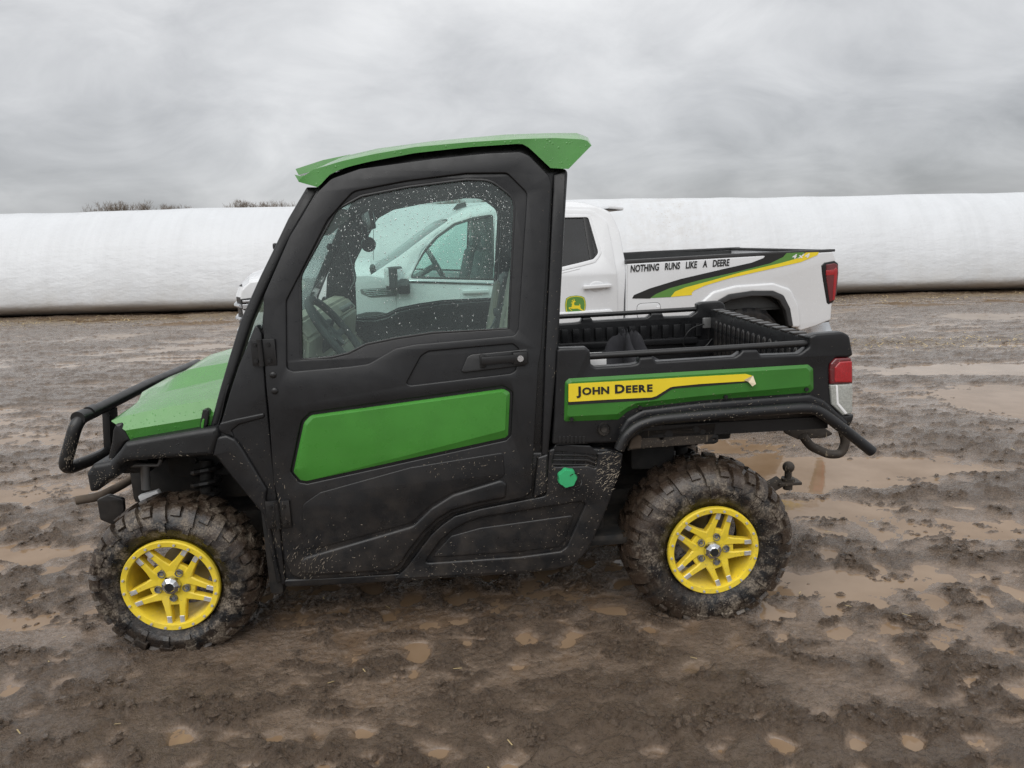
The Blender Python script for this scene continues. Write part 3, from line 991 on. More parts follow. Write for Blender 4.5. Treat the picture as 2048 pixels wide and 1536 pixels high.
# ---- windscreen pillar
B.plate('windscreen_pillar', [(612, 374), (575, 437), (545, 500), (519, 553), (497, 602), (480, 640), (457, 715), (420, 848), (420, 854), (436, 853), (470, 745), (503, 645), (527, 590), (575, 490), (642, 374)], 0.035, 0.06, 0.014, M['black_top'], mirror=True, r=.01)
# ---- front side panel with the wheel arch edge
B.plate('cowl_panel', [(512, 646), (524, 668), (533, 800), (546, 930), (553, 990), (561, 1065), (571, 1172), (553, 1166), (541, 1100), (527, 1030), (494, 991), (465, 956), (433, 914), (426, 890), (436, 862), (446, 832), (476, 735)], 0.012, 0.05, 0.006, M['black'], mirror=True)
B.plate('arch_flare', [(424, 912), (433, 874), (452, 871), (470, 879), (482, 895), (534, 980), (531, 998), (541, 1060), (550, 1110), (562, 1166), (552, 1165), (540, 1100), (526, 1030), (494, 992), (465, 957), (433, 915)], -0.004, 0.06, 0.010, M['black'], mirror=True, r=.02)
B.plate('cowl_rib', [(434, 862), (440, 846), (470, 838), (528, 826), (529, 836), (478, 850), (462, 862), (470, 876), (452, 870)], 0.006, 0.02, 0.006, M['black'], mirror=True, r=.01)

# ---- door
DOOR = [(1063, 986, .03), (1046, 996), (959, 1012), (905, 1027), (877, 1045), (852, 1070), (827, 1102), (802, 1138, .03), (784, 1148), (612, 1160, .06), (583, 1150, .03), (569, 1120), (562, 1062), (555, 998), (547, 962), (537, 819), (529, 729), (526, 640), (527, 593, .05), (580, 472), (637, 381), (662, 357, .06), (719, 337), (865, 317), (974, 306), (1041, 303, .04), (1059, 311, .03), (1098, 351, .03), (1103, 370, .03), (1083, 700), (1077, 730)]
RECESS = [(573, 738, .02), (572, 602, .03), (655, 440, .07), (706, 383, .06), (814, 362), (932, 347), (1014, 346, .03), (1054, 386, .03), (1036, 660, .02), (1029, 671, .02), (828, 689), (790, 697, .03), (737, 728, .05), (700, 733), (587, 743, .02)]
HREC = [(812, 768, .012), (842, 712, .03), (857, 703), (1026, 688, .02), (1038, 698), (1031, 742, .02), (1020, 747), (822, 771)]
GREEN_O = [(587, 944, .012), (608, 845, .03), (621, 831, .03), (1007, 778, .02), (1020, 785, .016), (1016, 870, .008), (1011, 875), (613, 962, .012), (601, 960)]
GREEN_I = [(592, 938, .006), (614, 850, .024), (627, 836, .024), (1004, 784, .014), (1013, 791, .010), (1010, 859, .004), (1008, 861), (620, 934), (596, 940)]
doors = B.plate('door', DOOR, 0.004, 0.034, 0.004, M['black'], holes=[WIN], mirror=True, r=.012)
door_n, door_f = doors
PANEL_HOLE = grow(GREEN_O, 6 * (1 if area(GREEN_O) * area(WIN) > 0 else -1))
B.plate('door_skin', DOOR, -0.006, 0.012, 0.005, M['black'], parent=door_n, holes=[RECESS, HREC, PANEL_HOLE], mirror=door_f, r=.012)
B.facet('green_panel', GREEN_O, GREEN_I, -0.004, 0.014, 0.008, M['green'], parent=door_n, mirror=door_f)
# moulded sweep across the foot of the door
SWEEP = [(1014, 968, .02), (1003, 960, .02), (905, 990, .05), (862, 1017, .05), (826, 1052, .05), (738, 1078, .05), (600, 1118, .04), (600, 1150, .03), (640, 1151), (782, 1142, .02), (798, 1132, .02), (822, 1097), (848, 1065), (874, 1040), (903, 1022), (957, 1007), (1012, 997, .02)]
B.plate('door_sweep', SWEEP, -0.018, 0.024, 0.011, M['black'], parent=door_n, mirror=door_f, r=.02, res=3)
B.plate('door_crease', [(640, 985), (820, 935, .02), (1006, 905, .012), (1010, 950, .012), (1000, 958, .02), (905, 986, .05), (860, 1012, .05), (824, 1046, .05), (640, 1096), (604, 1100, .02), (604, 1010, .04)], -0.010, 0.012, 0.004, M['black'], parent=door_n, mirror=door_f, r=.02)
# rubber seal and pane
B.plate('window_seal', grow(WIN, 2), 0.004, 0.012, 0.003, M['black_gloss'], parent=door_n, holes=[grow(WIN, -4)], mirror=door_f)
pane_n, pane_f = B.plate('window_pane', grow(WIN, 1), 0.010, 0.004, 0.0, M['glass'], parent=door_n, mirror=door_f)
# handle
hp = [(922, 743, .006), (934, 714, .016), (943, 709), (1056, 698, .008), (1058, 727, .010), (1048, 732), (928, 746)]
B.plate('handle_plate', hp, -0.008, 0.012, 0.004, M['black_metal'], parent=door_n, mirror=door_f, r=.008)
hb = bmesh.new()
for px, py, r_ in ((965, 722, .012), ):
    add_box(hb, S(965, 722, -.018), (.022, .024, .05), bevel=.006)
a, b = Vector(S(962, 722, -.034)), Vector(S(1030, 717, -.034))
d = (b - a)
add_box(hb, (a + b) / 2, (d.length, .016, .032), Matrix.Rotation(-math.atan2(d.z, d.x), 3, 'Y'), .007)
add_box(hb, S(1040, 716, -.022), (.058, .038, .052), bevel=.01)
near_far('handle', hb, M['black_metal'], door_n, parent_far=door_f)
near_far('key_lock', cyl_bm(S(1041, 717, -.043), (0, 1, 0), .012, .008, 20), M['chrome'], door_n, parent_far=door_f)
# hinges
def hinge(x0, y0, x1, y1, split):
    bm = bmesh.new()
    a, b = Vector(S(x0, y0, -.012)), Vector(S(x1, y1, -.012))
    c = Vector(S(split, (y0 + y1) / 2, -.012))
    for l, r_ in ((a.x, c.x - .004), (c.x + .004, b.x)):
        add_box(bm, ((l + r_) / 2, c.y, (a.z + b.z) / 2), (r_ - l, .008, abs(a.z - b.z)), bevel=.003)
        for sz in (.8, .2):
            zz = a.z * sz + b.z * (1 - sz)
            for xx in ((l + r_) / 2,):
                add_cyl(bm, (xx, c.y - .006, zz), (0, 1, 0), .0085, .008, 10)
                add_cyl(bm, (xx, c.y - .011, zz), (0, 1, 0), .0045, .003, 6)
    add_cyl(bm, (c.x, c.y - .006, (a.z + b.z) / 2), (0, 0, 1), .010, abs(a.z - b.z), 14)
    near_far('hinge', bm, M['black_metal'], door_n, parent_far=door_f)
hinge(501, 679, 554, 731, 522)
hinge(530, 1003, 584, 1054, 556)
for px, py in ((546, 750), (549, 782)):
    bm = bmesh.new()
    q = S(px, py, -.008)
    r_ = bmesh.ops.create_uvsphere(bm, u_segments=14, v_segments=8, radius=.013)
    bmesh.ops.transform(bm, matrix=Matrix.Translation(q) @ Matrix.Diagonal((1, .5, 1, 1)), verts=r_['verts'])
    near_far('rivet', bm, M['black_metal'], door_n, parent_far=door_f)

# rain on the near window
bm = bmesh.new()
zone = [S(p[0], p[1], .010) for p in WIN]
def inside(x, z, poly):
    c = False
    n = len(poly)
    for i in range(n):
        x1, z1, x2, z2 = poly[i][0], poly[i][2], poly[i - 1][0], poly[i - 1][2]
        if (z1 > z) != (z2 > z) and x < (x2 - x1) * (z - z1) / (z2 - z1) + x1:
            c = not c
    return c
pl = [S(p[0], p[1], .010) for p in grow(WIN, -8)]
x0, x1 = min(p[0] for p in pl), max(p[0] for p in pl)
z0, z1 = min(p[2] for p in pl), max(p[2] for p in pl)
nd = 0
while nd < 1250:
    x, z = random.uniform(x0, x1), random.uniform(z0, z1)
    tz_ = (z - z0) / (z1 - z0)
    tx_ = (x - x0) / (x1 - x0)
    if random.random() > (0.12 + 0.95 * max(0, tz_ - .22)) * (0.55 + .45 * tx_) or not inside(x, z, pl):
        continue
    r_ = .0012 + .0019 * random.random() ** 3
    k = bmesh.ops.create_icosphere(bm, subdivisions=1, radius=r_)
    bmesh.ops.transform(bm, matrix=Matrix.Translation((x, -HW + .010 + UTV.tum(z), z)) @ Matrix.Diagonal((1, .45, random.uniform(1, 1.35), 1)), verts=k['verts'])
    nd += 1
o = obj('raindrops', bm, M['drop'], pane_n, 60)
o['kind'] = 'stuff'

# ---- lower side panel behind the door, with its pocket
SIDE = [(566, 1172), (553, 1120), (548, 1000), (700, 900), (1050, 905), (1098, 905), (1110, 893), (1215, 898), (1247, 906), (1242, 937), (1216, 1013), (1184, 1086), (1166, 1112), (1148, 1130), (1120, 1138), (1040, 1146), (800, 1161), (640, 1170)]
side_n, side_f = B.plate('side_panel', SIDE, 0.022, 0.05, 0.010, M['black'], mirror=True, r=.02)
POCKET = [(848, 1127, .012), (880, 1082), (906, 1060, .04), (930, 1047), (960, 1036), (1040, 1023), (1163, 1003, .02), (1172, 1008, .012), (1134, 1094, .03), (1122, 1103), (1040, 1114)]
SKIN = [(786, 1160, .006), (812, 1136, .02), (838, 1102), (862, 1070), (884, 1050), (910, 1032), (960, 1018), (1050, 1000), (1092, 992), (1098, 900), (1112, 897), (1190, 905, .02), (1204, 905), (1218, 902), (1247, 906), (1242, 937), (1216, 1013), (1184, 1086), (1166, 1112, .03), (1148, 1130, .03), (1120, 1137), (1040, 1145)]
LOUVRE = [(1104, 934), (1113, 895, .004), (1180, 897, .006), (1196, 912), (1192, 938, .008), (1176, 932)]
B.plate('side_skin', SKIN, 0.008, 0.016, 0.007, M['black'], parent=side_n, holes=[POCKET, LOUVRE], mirror=side_f, r=.016)
B.plate('pocket_step', [(862, 1116), (902, 1072, .02), (960, 1056), (1148, 1030), (1130, 1082, .01), (1118, 1094), (1040, 1104)], 0.018, 0.010, 0.005, M['black'], parent=side_n, mirror=side_f)
for k in range(4):
    yy = 899 + k * 9.5
    B.plate('louvre_slat', [(1108 - k * 2, yy), (1176, yy + 1), (1192 + k, yy + 10 - k), (1192 + k, yy + 14 - k), (1174, yy + 5), (1107 - k * 2, yy + 4)], 0.012, 0.016, 0.002, M['black_metal'], parent=side_n, mirror=side_f, r=.002)
for xx in (1126, 1150, 1172):
    B.plate('louvre_bar', [(xx, 898), (xx + 4, 898), (xx + 1, 936), (xx - 3, 936)], 0.016, 0.008, 0.001, M['black_metal'], parent=side_n, mirror=side_f, r=.001)
B.plate('sill', [(566, 1160), (700, 1153), (800, 1147), (1040, 1132), (1120, 1126), (1118, 1140), (1040, 1148), (800, 1163), (640, 1172), (570, 1175)], 0.012, 0.10, 0.008, M['black'], mirror=True)
# fuel cap
cb = bmesh.new()
cc = Vector(S(1135, 957, -.012))
n = 56
ringA, ringB = [], []
for k in range(n):
    a = 2 * math.pi * k / n
    r_ = .0385 + .0019 * math.cos(7 * a)
    ringA.append(cb.verts.new((cc.x + r_ * math.cos(a), cc.y + .028, cc.z + r_ * math.sin(a))))
    ringB.append(cb.verts.new((cc.x + r_ * math.cos(a), cc.y + .004, cc.z + r_ * math.sin(a))))
ringC = [cb.verts.new((cc.x + .90 * (w.co.x - cc.x), cc.y - .006, cc.z + .90 * (w.co.z - cc.z))) for w in ringB]
for A_, B_ in ((ringA, ringB), (ringB, ringC)):
    for k in range(n):
        cb.faces.new((A_[k], A_[(k + 1) % n], B_[(k + 1) % n], B_[k]))
cb.faces.new(ringC[::-1])
bmesh.ops.recalc_face_normals(cb, faces=cb.faces)
obj('fuel_cap', cb, M['cap_green'], utv)
nk = cyl_bm((cc.x, cc.y + .034, cc.z - .003), (0, 1, 0), .046, .022, 28)
obj('filler_neck', nk, M['black_gloss'], utv)
th = [(cc.x + .026 + .030 * math.cos(t), cc.y - .004 + .006 * math.sin(2 * t), cc.z - .012 + .032 * math.sin(t)) for t in np.linspace(-2.6, 2.2, 18)]
obj('cap_tether', tube_mesh(th, .0014, seg=5, corner=.005), M['black_gloss'], utv)

# ---- roof
RID = [(596, 362), (600, 357), (627, 339), (684, 322), (748, 308), (830, 294), (940, 284), (1040, 278), (1110, 276), (1172, 279), (1183, 291)]
TOP = [(602, 356), (640, 333), (690, 312), (755, 297), (865, 282), (1010, 269), (1100, 266), (1156, 266), (1176, 275)]
LOW = [(637, 375), (647, 362), (660, 349), (680, 339), (699, 333), (735, 324), (830, 306), (940, 294), (1043, 287), (1058, 295), (1101, 336), (1137, 338)]
LOW_F = [(598, 364)] + LOW
def line3(px, v):
    return [S(p[0], p[1], v) for p in px]
NN = 48
low = resample(line3(LOW_F, -.012), NN)
rid = resample(line3(RID, -.014), NN)
top = resample(line3(TOP, .05), NN)
lowi = low + np.array([0, .05, .012])
rows = []
for k in range(NN):
    l, r_, t, li = low[k], rid[k], top[k], lowi[k]
    mid = t.copy(); mid[1] = -HW * .45; mid[2] += .012
    cen = t.copy(); cen[1] = 0; cen[2] += .014
    half_ = [li, l, r_, t, mid, cen]
    row = [tuple(q) for q in half_] + [(q[0], -q[1], q[2]) for q in half_[-2::-1]]
    rows.append(row)
bm = loft(rows)
bmesh.ops.recalc_face_normals(bm, faces=bm.faces)
for side_rows in (rows[0], rows[-1]):
    bm.faces.new([bm.verts.new(q) for q in side_rows])
me = bpy.data.meshes.new('roof'); bm.to_mesh(me); bm.free()
roof = obj('roof', me, M['green_wet'], utv, 22)
bm = bmesh.new()
for y0, y1, p in ((.20, .73, [(591, 338), (646, 320), (700, 309), (700, 322), (612, 346), (597, 350)]), (.06, .12, [(589, 349), (600, 352), (612, 350), (606, 362), (596, 361)])):
    q = [S(a[0], a[1], y0) for a in p]
    A = [bm.verts.new(w) for w in q]
    Bv = [bm.verts.new((w[0], -w[1] if y1 > .5 else w[1] + .10, w[2])) for w in q]
    bm.faces.new(A); bm.faces.new(Bv[::-1])
    for k in range(len(A)):
        bm.faces.new((A[k], Bv[k], Bv[(k + 1) % len(A)], A[(k + 1) % len(A)]))
bmesh.ops.recalc_face_normals(bm, faces=bm.faces)
obj('visor_lip', bm, M['green_wet'], roof, 30)
# roof lining and header inside
hl = resample(line3([(640, 372), (700, 340), (830, 312), (1043, 296), (1110, 340)], .10), 14)
rows = [[(q[0], y, q[2] - .012) for y in (-HW + .15, 0, HW - .15)] for q in hl]
obj('headliner', loft(rows), M['interior_grey'], utv)

# ---- windscreen, rear glass, cross members
def quad(name, a, b, mat, parent=utv, th=.005):
    """a pane between a near-side line (two points) and its mirror image"""
    p = [np.array(a, float), np.array(b, float)]
    d = p[1] - p[0]
    nrm = np.array([-d[2], 0, d[0]]); nrm /= np.linalg.norm(nrm)
    bm = bmesh.new()
    lo = [bm.verts.new(q) for q in (p[0], p[1], p[1] * [1, -1, 1], p[0] * [1, -1, 1])]
    hi = [bm.verts.new(np.array(w.co) + nrm * th) for w in lo]
    bm.faces.new(lo); bm.faces.new(hi[::-1])
    for k in range(4):
        bm.faces.new((lo[k], hi[k], hi[(k + 1) % 4], lo[(k + 1) % 4]))
    bmesh.ops.recalc_face_normals(bm, faces=bm.faces)
    return obj(name, bm, mat, parent, 30)
wa, wb = S(448, 775, .06), S(622, 376, .06)
quad('windscreen', wa, wb, M['glass_clear'])
ra, rb_ = S(1088, 760, .06), S(1118, 350, .06)
quad('rear_window', ra, rb_, M['glass_clear'])
for q, dd in ((S(1090, 700, .08), (.05, 2 * HW - .16, .08)), (S(1110, 356, .08), (.05, 2 * HW - .46, .06)), (S(640, 372, .08), (.05, 2 * HW - .46, .05))):
    obj('cross_member', box_bm((q[0], 0, q[2]), dd, bevel=.01), M['black'], utv)

# ---- hood
def lerp(a, b, t):
    return np.array(a) * (1 - t) + np.array(b) * t
h_low = resample([S(262, 882, .055), S(330, 871, .055), S(391, 861, .055), S(434, 852, .055)], 16)
h_cr = resample([S(250, 861, .045), S(330, 848, .045), S(399, 837, .045), S(437, 828, .045)], 16)
h_rd = resample([S(222, 842, .075), S(240, 834, .075), S(330, 815, .075), S(440, 795, .075)], 16)
rows = []
for k in range(16):
    t = k / 15
    l, c, r_ = h_low[k], h_cr[k], h_rd[k]
    s1 = np.array([r_[0] + .015 * (1 - t), -HW + .25, r_[2] + .024 + .014 * t])
    s2 = np.array([r_[0] + .010, -HW + .30, r_[2] + .028 + .018 * t])
    s3 = np.array([r_[0] + .005 - .03 * (1 - t), -HW + .42, r_[2] + .040 + .050 * smooth(.12, .5, np.array(t))])
    s4 = np.array([r_[0] - .035 * (1 - t), 0, r_[2] + .046 + .060 * smooth(.1, .5, np.array(t))])
    half_ = [l, c, r_, s1, s2, s3, s4]
    rows.append([tuple(q) for q in half_] + [(q[0], -q[1], q[2]) for q in half_[-2::-1]])
bm = loft(rows)
bmesh.ops.recalc_face_normals(bm, faces=bm.faces)
# the folded front lip
f0 = rows[0]
bm2 = loft([f0, [(q[0] + .02, q[1] * .985, q[2] - .022) for q in f0]])
me = bpy.data.meshes.new('hood'); bm.to_mesh(me); bm.free()
hood = obj('hood', me, M['green_wet'], utv, 14)
bmesh.ops.recalc_face_normals(bm2, faces=bm2.faces)
obj('hood_lip', bm2, M['green'], hood, 30)
# under-hood block so nothing shows through
bm = bmesh.new()
q0, q1 = S(262, 900, .10), S(440, 850, .10)
add_box(bm, ((q0[0] + q1[0]) / 2 + .03, 0, (q0[2] + q1[2]) / 2 - .10), (q1[0] - q0[0] + .02, 2 * HW - .70, .30), bevel=.02)
obj('engine_bay', bm, M['dark'], utv)
# latch
B.plate('hood_latch', [(400, 846), (405, 820), (412, 818), (418, 822), (414, 850), (408, 858), (400, 858)], 0.030, .03, .003, M['black_metal'], mirror=True, r=.004)
B.plate('latch_tab', [(402, 848), (405, 838), (409, 838), (406, 858), (402, 857)], 0.026, .01, .001, M['green'], mirror=True, r=.002)
B.plate('cowl_trim', [(387, 868), (388, 860), (434, 850), (440, 832), (447, 800), (458, 760), (452, 790), (438, 852), (434, 868)], 0.030, .03, .004, M['black'], mirror=True, r=.004)
# headlamp housing and nose
B.plate('headlamp_housing', [(230, 849, .008), (243, 846, .01), (262, 882), (250, 888), (238, 905), (226, 930), (212, 928), (222, 886), (225, 860)], 0.050, .16, .012, M['black_gloss'], mirror=True, r=.01)
B.plate('front_fender', [(249, 886), (300, 877), (388, 862), (434, 855), (437, 872), (424, 912, .01), (330, 918), (252, 924, .03), (240, 930, .03), (230, 956), (217, 961), (192, 984), (178, 986), (171, 948), (184, 930), (219, 924), (237, 903)], -0.010, 0.24, 0.018, M['black_top'], mirror=True, r=.014, res=3)
bm = bmesh.new()
a, b = S(196, 955, .10), S(228, 880, .10)
add_box(bm, (a[0] + .09, 0, (a[2] + b[2]) / 2), (.12, 2 * HW - .42, b[2] - a[2] + .06), bevel=.02)
obj('grille_panel', bm, M['black_gloss'], utv)

# ---- bull bar
t_n = S(158, 836, .10)
BZ, BX = t_n[2], t_n[0]
l_n = S(152, 936, .10)
yb = -HW + .085
path = [(BX + .02, -yb - .02, BZ), (BX, 0, BZ + .004), (BX, yb + .0, BZ - .004), (l_n[0] - .035, yb - .012, l_n[2] + .0), (l_n[0] + .02, yb + .16, l_n[2] - .0), (l_n[0] + .02, -yb - .16, l_n[2]), (l_n[0] - .035, -yb + .012, l_n[2])]
obj('bull_bar', tube_mesh(path, .0245, closed=True, seg=18, corner=.052), M['black_metal'], utv)
bm = bmesh.new()
for y in (-HW + .10, HW - .10):
    pass
bb = [o_ for o_ in utv.children if o_.name.startswith('bull_bar')][0]
for yy in (yb + .11, .0 + .06, yb + .03):
    sl = cyl_bm((BX, yy, BZ), (0, 1, 0), .0275, .05, 18) if yy < -.3 else cyl_bm((BX, yy, BZ), (0, 1, 0), .0265, .10, 18)
    obj('bar_sleeve', sl, M['black_metal'], bb)
for yy in (-.40, .40):
    p0, p1 = Vector((BX + .005, yy, BZ - .02)), Vector((l_n[0] + .03, yy, l_n[2] + .01))
    d = p1 - p0
    m3 = Matrix.Rotation(math.atan2(d.x, d.z), 3, 'Y')
    obj('bar_upright', box_bm((p0 + p1) / 2, (.03, .075, d.length), m3, .004), M['black_metal'], bb)
# muddy patch on the bar bend
# ---- tow loop, skid plate, front bracket
a = S(152, 1001, .30)
obj('tow_bar', tube_mesh([a, a + np.array([.08, .03, .0]), a + np.array([.13, .16, .01]), a + np.array([.13, .5, .01])], .019, seg=12, corner=.06), M['mud_dry'], utv)
B.plate('front_bracket', [(193, 1000), (215, 990), (246, 998), (248, 1020), (240, 1040), (225, 1050), (200, 1040)], 0.16, .02, .004, M['black_metal'], mirror=True)

# ---- chassis and suspension
bm = bmesh.new()
add_box(bm, (0.02, 0, .36), (2.5, .62, .14), bevel=.02)
add_box(bm, (-.05, 0, .30), (1.45, 1.10, .05), bevel=.02)
add_box(bm, (.78, 0, .52), (.55, .50, .32), bevel=.04)
add_box(bm, (-1.05, 0, .50), (.46, .44, .26), bevel=.03)
obj('chassis', bm, M['dark'], utv)
FW, RW = S(342, 1171, -.01), S(1426, 1101, -.01)
def coil(c0, c1, rad, wire, turns):
    c0, c1 = np.array(c0), np.array(c1)
    d = c1 - c0
    n1_ = np.cross(d, [0, 1, 0.2]); n1_ /= np.linalg.norm(n1_)
    n2_ = np.cross(d / np.linalg.norm(d), n1_)
    pts_ = [c0 + d * t + (n1_ * math.cos(2 * math.pi * turns * t) + n2_ * math.sin(2 * math.pi * turns * t)) * rad for t in np.linspace(0, 1, int(turns * 12))]
    return tube_mesh(pts_, wire, seg=7, corner=.001)
for W_, off in ((FW, .045), (RW, -.05)):
    for sgn in (-1, 1):
        top_ = (W_[0] + off + .02, sgn * (HW - .34), W_[2] + .40)
        bot_ = (W_[0] + off, sgn * (HW - .26), W_[2] + .03)
        obj('coil_spring', coil(bot_, top_, .052, .0125, 7), M['spring'], utv)
        obj('shock_absorber', tube_mesh([bot_, top_], .026, seg=12), M['dark'], utv)
        arm = tube_mesh([(W_[0] - .16, sgn * .22, W_[2] + .02), (W_[0], sgn * (HW - .2), W_[2] - .03), (W_[0] + .16, sgn * .22, W_[2] + .02)], .019, seg=8, corner=.03)
        obj('control_arm', arm, M['frame_mud'], utv)
        obj('axle_shaft', cyl_bm((W_[0], sgn * .42, W_[2]), (0, 1, 0), .022, .46, 12), M['dark'], utv)
        obj('brake_disc', cyl_bm((W_[0], sgn * (HW - .17), W_[2]), (0, 1, 0), .10, .012, 28), M['steel'], utv)
        obj('brake_caliper', box_bm((W_[0] + .075, sgn * (HW - .17), W_[2] + .045), (.07, .06, .09), bevel=.012), M['grey_metal'], utv)
a, b = S(290, 930, .20), S(292, 978, .20)
near_far('shock_body', tube_mesh([b, a], .0175, seg=14), M['grey_metal'])
near_far('strut_rod', tube_mesh([S(246, 931, .18), S(318, 930, .2), S(322, 918, .2)], .008, seg=8, corner=.02), M['grey_metal'])
a = S(300, 990, .22)
near_far('knuckle_guard', box_bm(a, (.085, .03, .026), Matrix.Rotation(R(-14), 3, 'Y'), .006), M['white_plain'])
# dark wheel housings behind the wheels
for W_ in (FW, RW):
    bm = bmesh.new()
    add_box(bm, (W_[0] + (.02 if W_ is FW else -.25), 0, W_[2] + .30), (.66 if W_ is FW else .36, .62, .22), bevel=.03)
    obj('wheel_housing', bm, M['dark'], utv)
bm = bmesh.new()
q = S(1190, 1010, .1)
add_box(bm, (q[0] + .02, 0, q[2] + .10), (.06, 2 * HW - .30, .52), bevel=.02)
obj('rear_splash_guard', bm, M['dark'], utv)
bm = bmesh.new()
q = S(525, 1060, .1)
add_box(bm, (q[0] + .04, 0, q[2] + .06), (.06, 2 * HW - .12, .66), bevel=.02)
add_box(bm, ((q[0] + RW[0]) / 2 - .1, 0, .33), (RW[0] - q[0] - .3, 2 * HW - .16, .05), bevel=.02)
obj('floor_pan', bm, M['dark'], utv)

# ---- wheels
RIM_R = .190
def tyre_mesh(Rt, w0, w1):
    """carcass with rows of bars moulded on; outer side at y = -w0, inner at +w1"""
    prof = [(RIM_R - .004, -w0 + .030), (RIM_R + .010, -w0 + .012), (RIM_R + .045, -w0 - .004), (Rt - .095, -w0 - .010), (Rt - .055, -w0 + .004), (Rt - .028, -w0 + .032), (Rt - .020, -w0 + .075), (Rt - .018, (w1 - w0) / 2),
            (Rt - .020, w1 - .075), (Rt - .028, w1 - .032), (Rt - .055, w1 - .004), (Rt - .095, w1 + .010), (RIM_R + .045, w1 + .004), (RIM_R, w1 - .02), (RIM_R - .012, w1 - .05), (RIM_R - .012, -w0 + .05)]
    P = resample(prof + [prof[0]], 61)[:-1]
    bm = lathe_y([tuple(q) for q in P], 96, True)
    outer = resample(prof[:13], 121)
    dd = np.gradient(outer, axis=0)
    nn = np.stack([-dd[:, 1], dd[:, 0]], 1)
    nn /= np.linalg.norm(nn, axis=1)[:, None]
    if nn[60, 0] < 0:
        nn = -nn
    def bar(t0, t1, th0, th1, wd, hgt, w_end=None, n=5):
        rows_ = []
        w_end = wd if w_end is None else w_end
        for k in range(n + 1):
            t = k / n
            i = (t0 + (t1 - t0) * t) * 120
            i0 = int(min(119, i)); f = i - i0
            o_ = outer[i0] * (1 - f) + outer[i0 + 1] * f
            nv = nn[i0] * (1 - f) + nn[i0 + 1] * f
            th = th0 + (th1 - th0) * t
            w_ = (wd + (w_end - wd) * t) / o_[0] / 2
            hh = hgt * (1 if 0 < k < n else .8)
            row = []
            for da, h in ((-w_ * 1.15, -.006), (-w_, hh), (w_, hh), (w_ * 1.15, -.006)):
                r_, y = o_ + nv * h
                row.append((r_ * math.cos(th + da), y, r_ * math.sin(th + da)))
            rows_.append(row)
        V = [[bm.verts.new(q) for q in rw] for rw in rows_]
        for a_ in range(n):
            for k in range(3):
                bm.faces.new((V[a_][k], V[a_][k + 1], V[a_ + 1][k + 1], V[a_ + 1][k]))
        bm.faces.new(V[0][::-1]); bm.faces.new(V[-1])
    NL = 17
    for k in range(NL):
        a_ = 2 * math.pi * k / NL
        st_ = 2 * math.pi / NL
        for side in (0, 1):
            def tt(t):
                return t if side == 0 else 1 - t
            o_ = a_ + (st_ / 2 if side else 0)
            bar(tt(.225), tt(.455), o_, o_ + .06, .046, .019, .040)          # shoulder block
            bar(tt(.115), tt(.255), o_ - .015, o_, .020, .010, .030, 3)       # rib down the sidewall
            bar(tt(.29), tt(.40), o_ + st_ * .52, o_ + st_ * .55, .034, .017, .030, 3)
            bar(tt(.43), tt(.53), o_ + .17, o_ + .10, .036, .020, .03, 3)
    bmesh.ops.recalc_face_normals(bm, faces=bm.faces)
    me = bpy.data.meshes.new('tyre')
    bm.to_mesh(me); bm.free()
    return me

def rim_meshes(spin):
    # ring and barrel
    prof = [(.163, .012), (.1635, -.004), (.167, -.010), (RIM_R - .004, -.012), (RIM_R, -.006), (RIM_R, .010), (.182, .014), (.178, .020), (.170, .075), (.166, .15), (.156, .15), (.158, .085), (.161, .03)]
    bm = lathe_y(prof, 72, True)
    # five split spokes
    def bar2(p, q, w0, w1, y0, y1, t):
        p, q = np.array(p), np.array(q)
        d = (q - p) / np.linalg.norm(q - p)
        nrm = np.array([-d[1], d[0]])
        vs_ = []
        for (c, w, y) in ((p, w0, y0), (q, w1, y1)):
            for s_, yy, ww in ((-1, y + t, 1.0), (-1, y + .004, 1.0), (-.72, y, 1.0), (.72, y, 1.0), (1, y + .004, 1.0), (1, y + t, 1.0)):
                xz = c + nrm * w * s_ / 2
                vs_.append(bm.verts.new((xz[0], yy, xz[1])))
        for k in range(5):
            bm.faces.new((vs_[k], vs_[k + 1], vs_[6 + k + 1], vs_[6 + k]))
        bm.faces.new((vs_[5], vs_[0], vs_[6], vs_[11]))
        bm.faces.new(vs_[:6][::-1]); bm.faces.new(vs_[6:])
    tips = []
    for k in range(5):
        a = spin + 2 * math.pi * k / 5
        er, et = np.array([math.cos(a), math.sin(a)]), np.array([-math.sin(a), math.cos(a)])
        for s_ in (-1, 1):
            p, q, e = er * .030 + et * s_ * .034, er * .092 + et * s_ * .0300, er * .164 + et * s_ * .0240
            bar2(p, q, .050, .027, .012, .006, .030)
            bar2(q, e, .027, .0205, .006, .002, .028)
            tips.append((er * .148 + et * s_ * .0249, a))
        bar2(er * .080 + et * -.025, er * .080 + et * .025, .022, .022, .012, .012, .02)
    # hub face
    hub = [(.0, .010), (.055, .010), (.070, .014), (.074, .022), (.074, .05), (.0, .05)]
    bm_h = lathe_y(hub, 40)
    me2 = bpy.data.meshes.new('h'); bm_h.to_mesh(me2); bm_h.free()
    bm.from_mesh(me2)
    bmesh.ops.recalc_face_normals(bm, faces=bm.faces)
    me = bpy.data.meshes.new('rim'); bm.to_mesh(me); bm.free()
    return me, tips

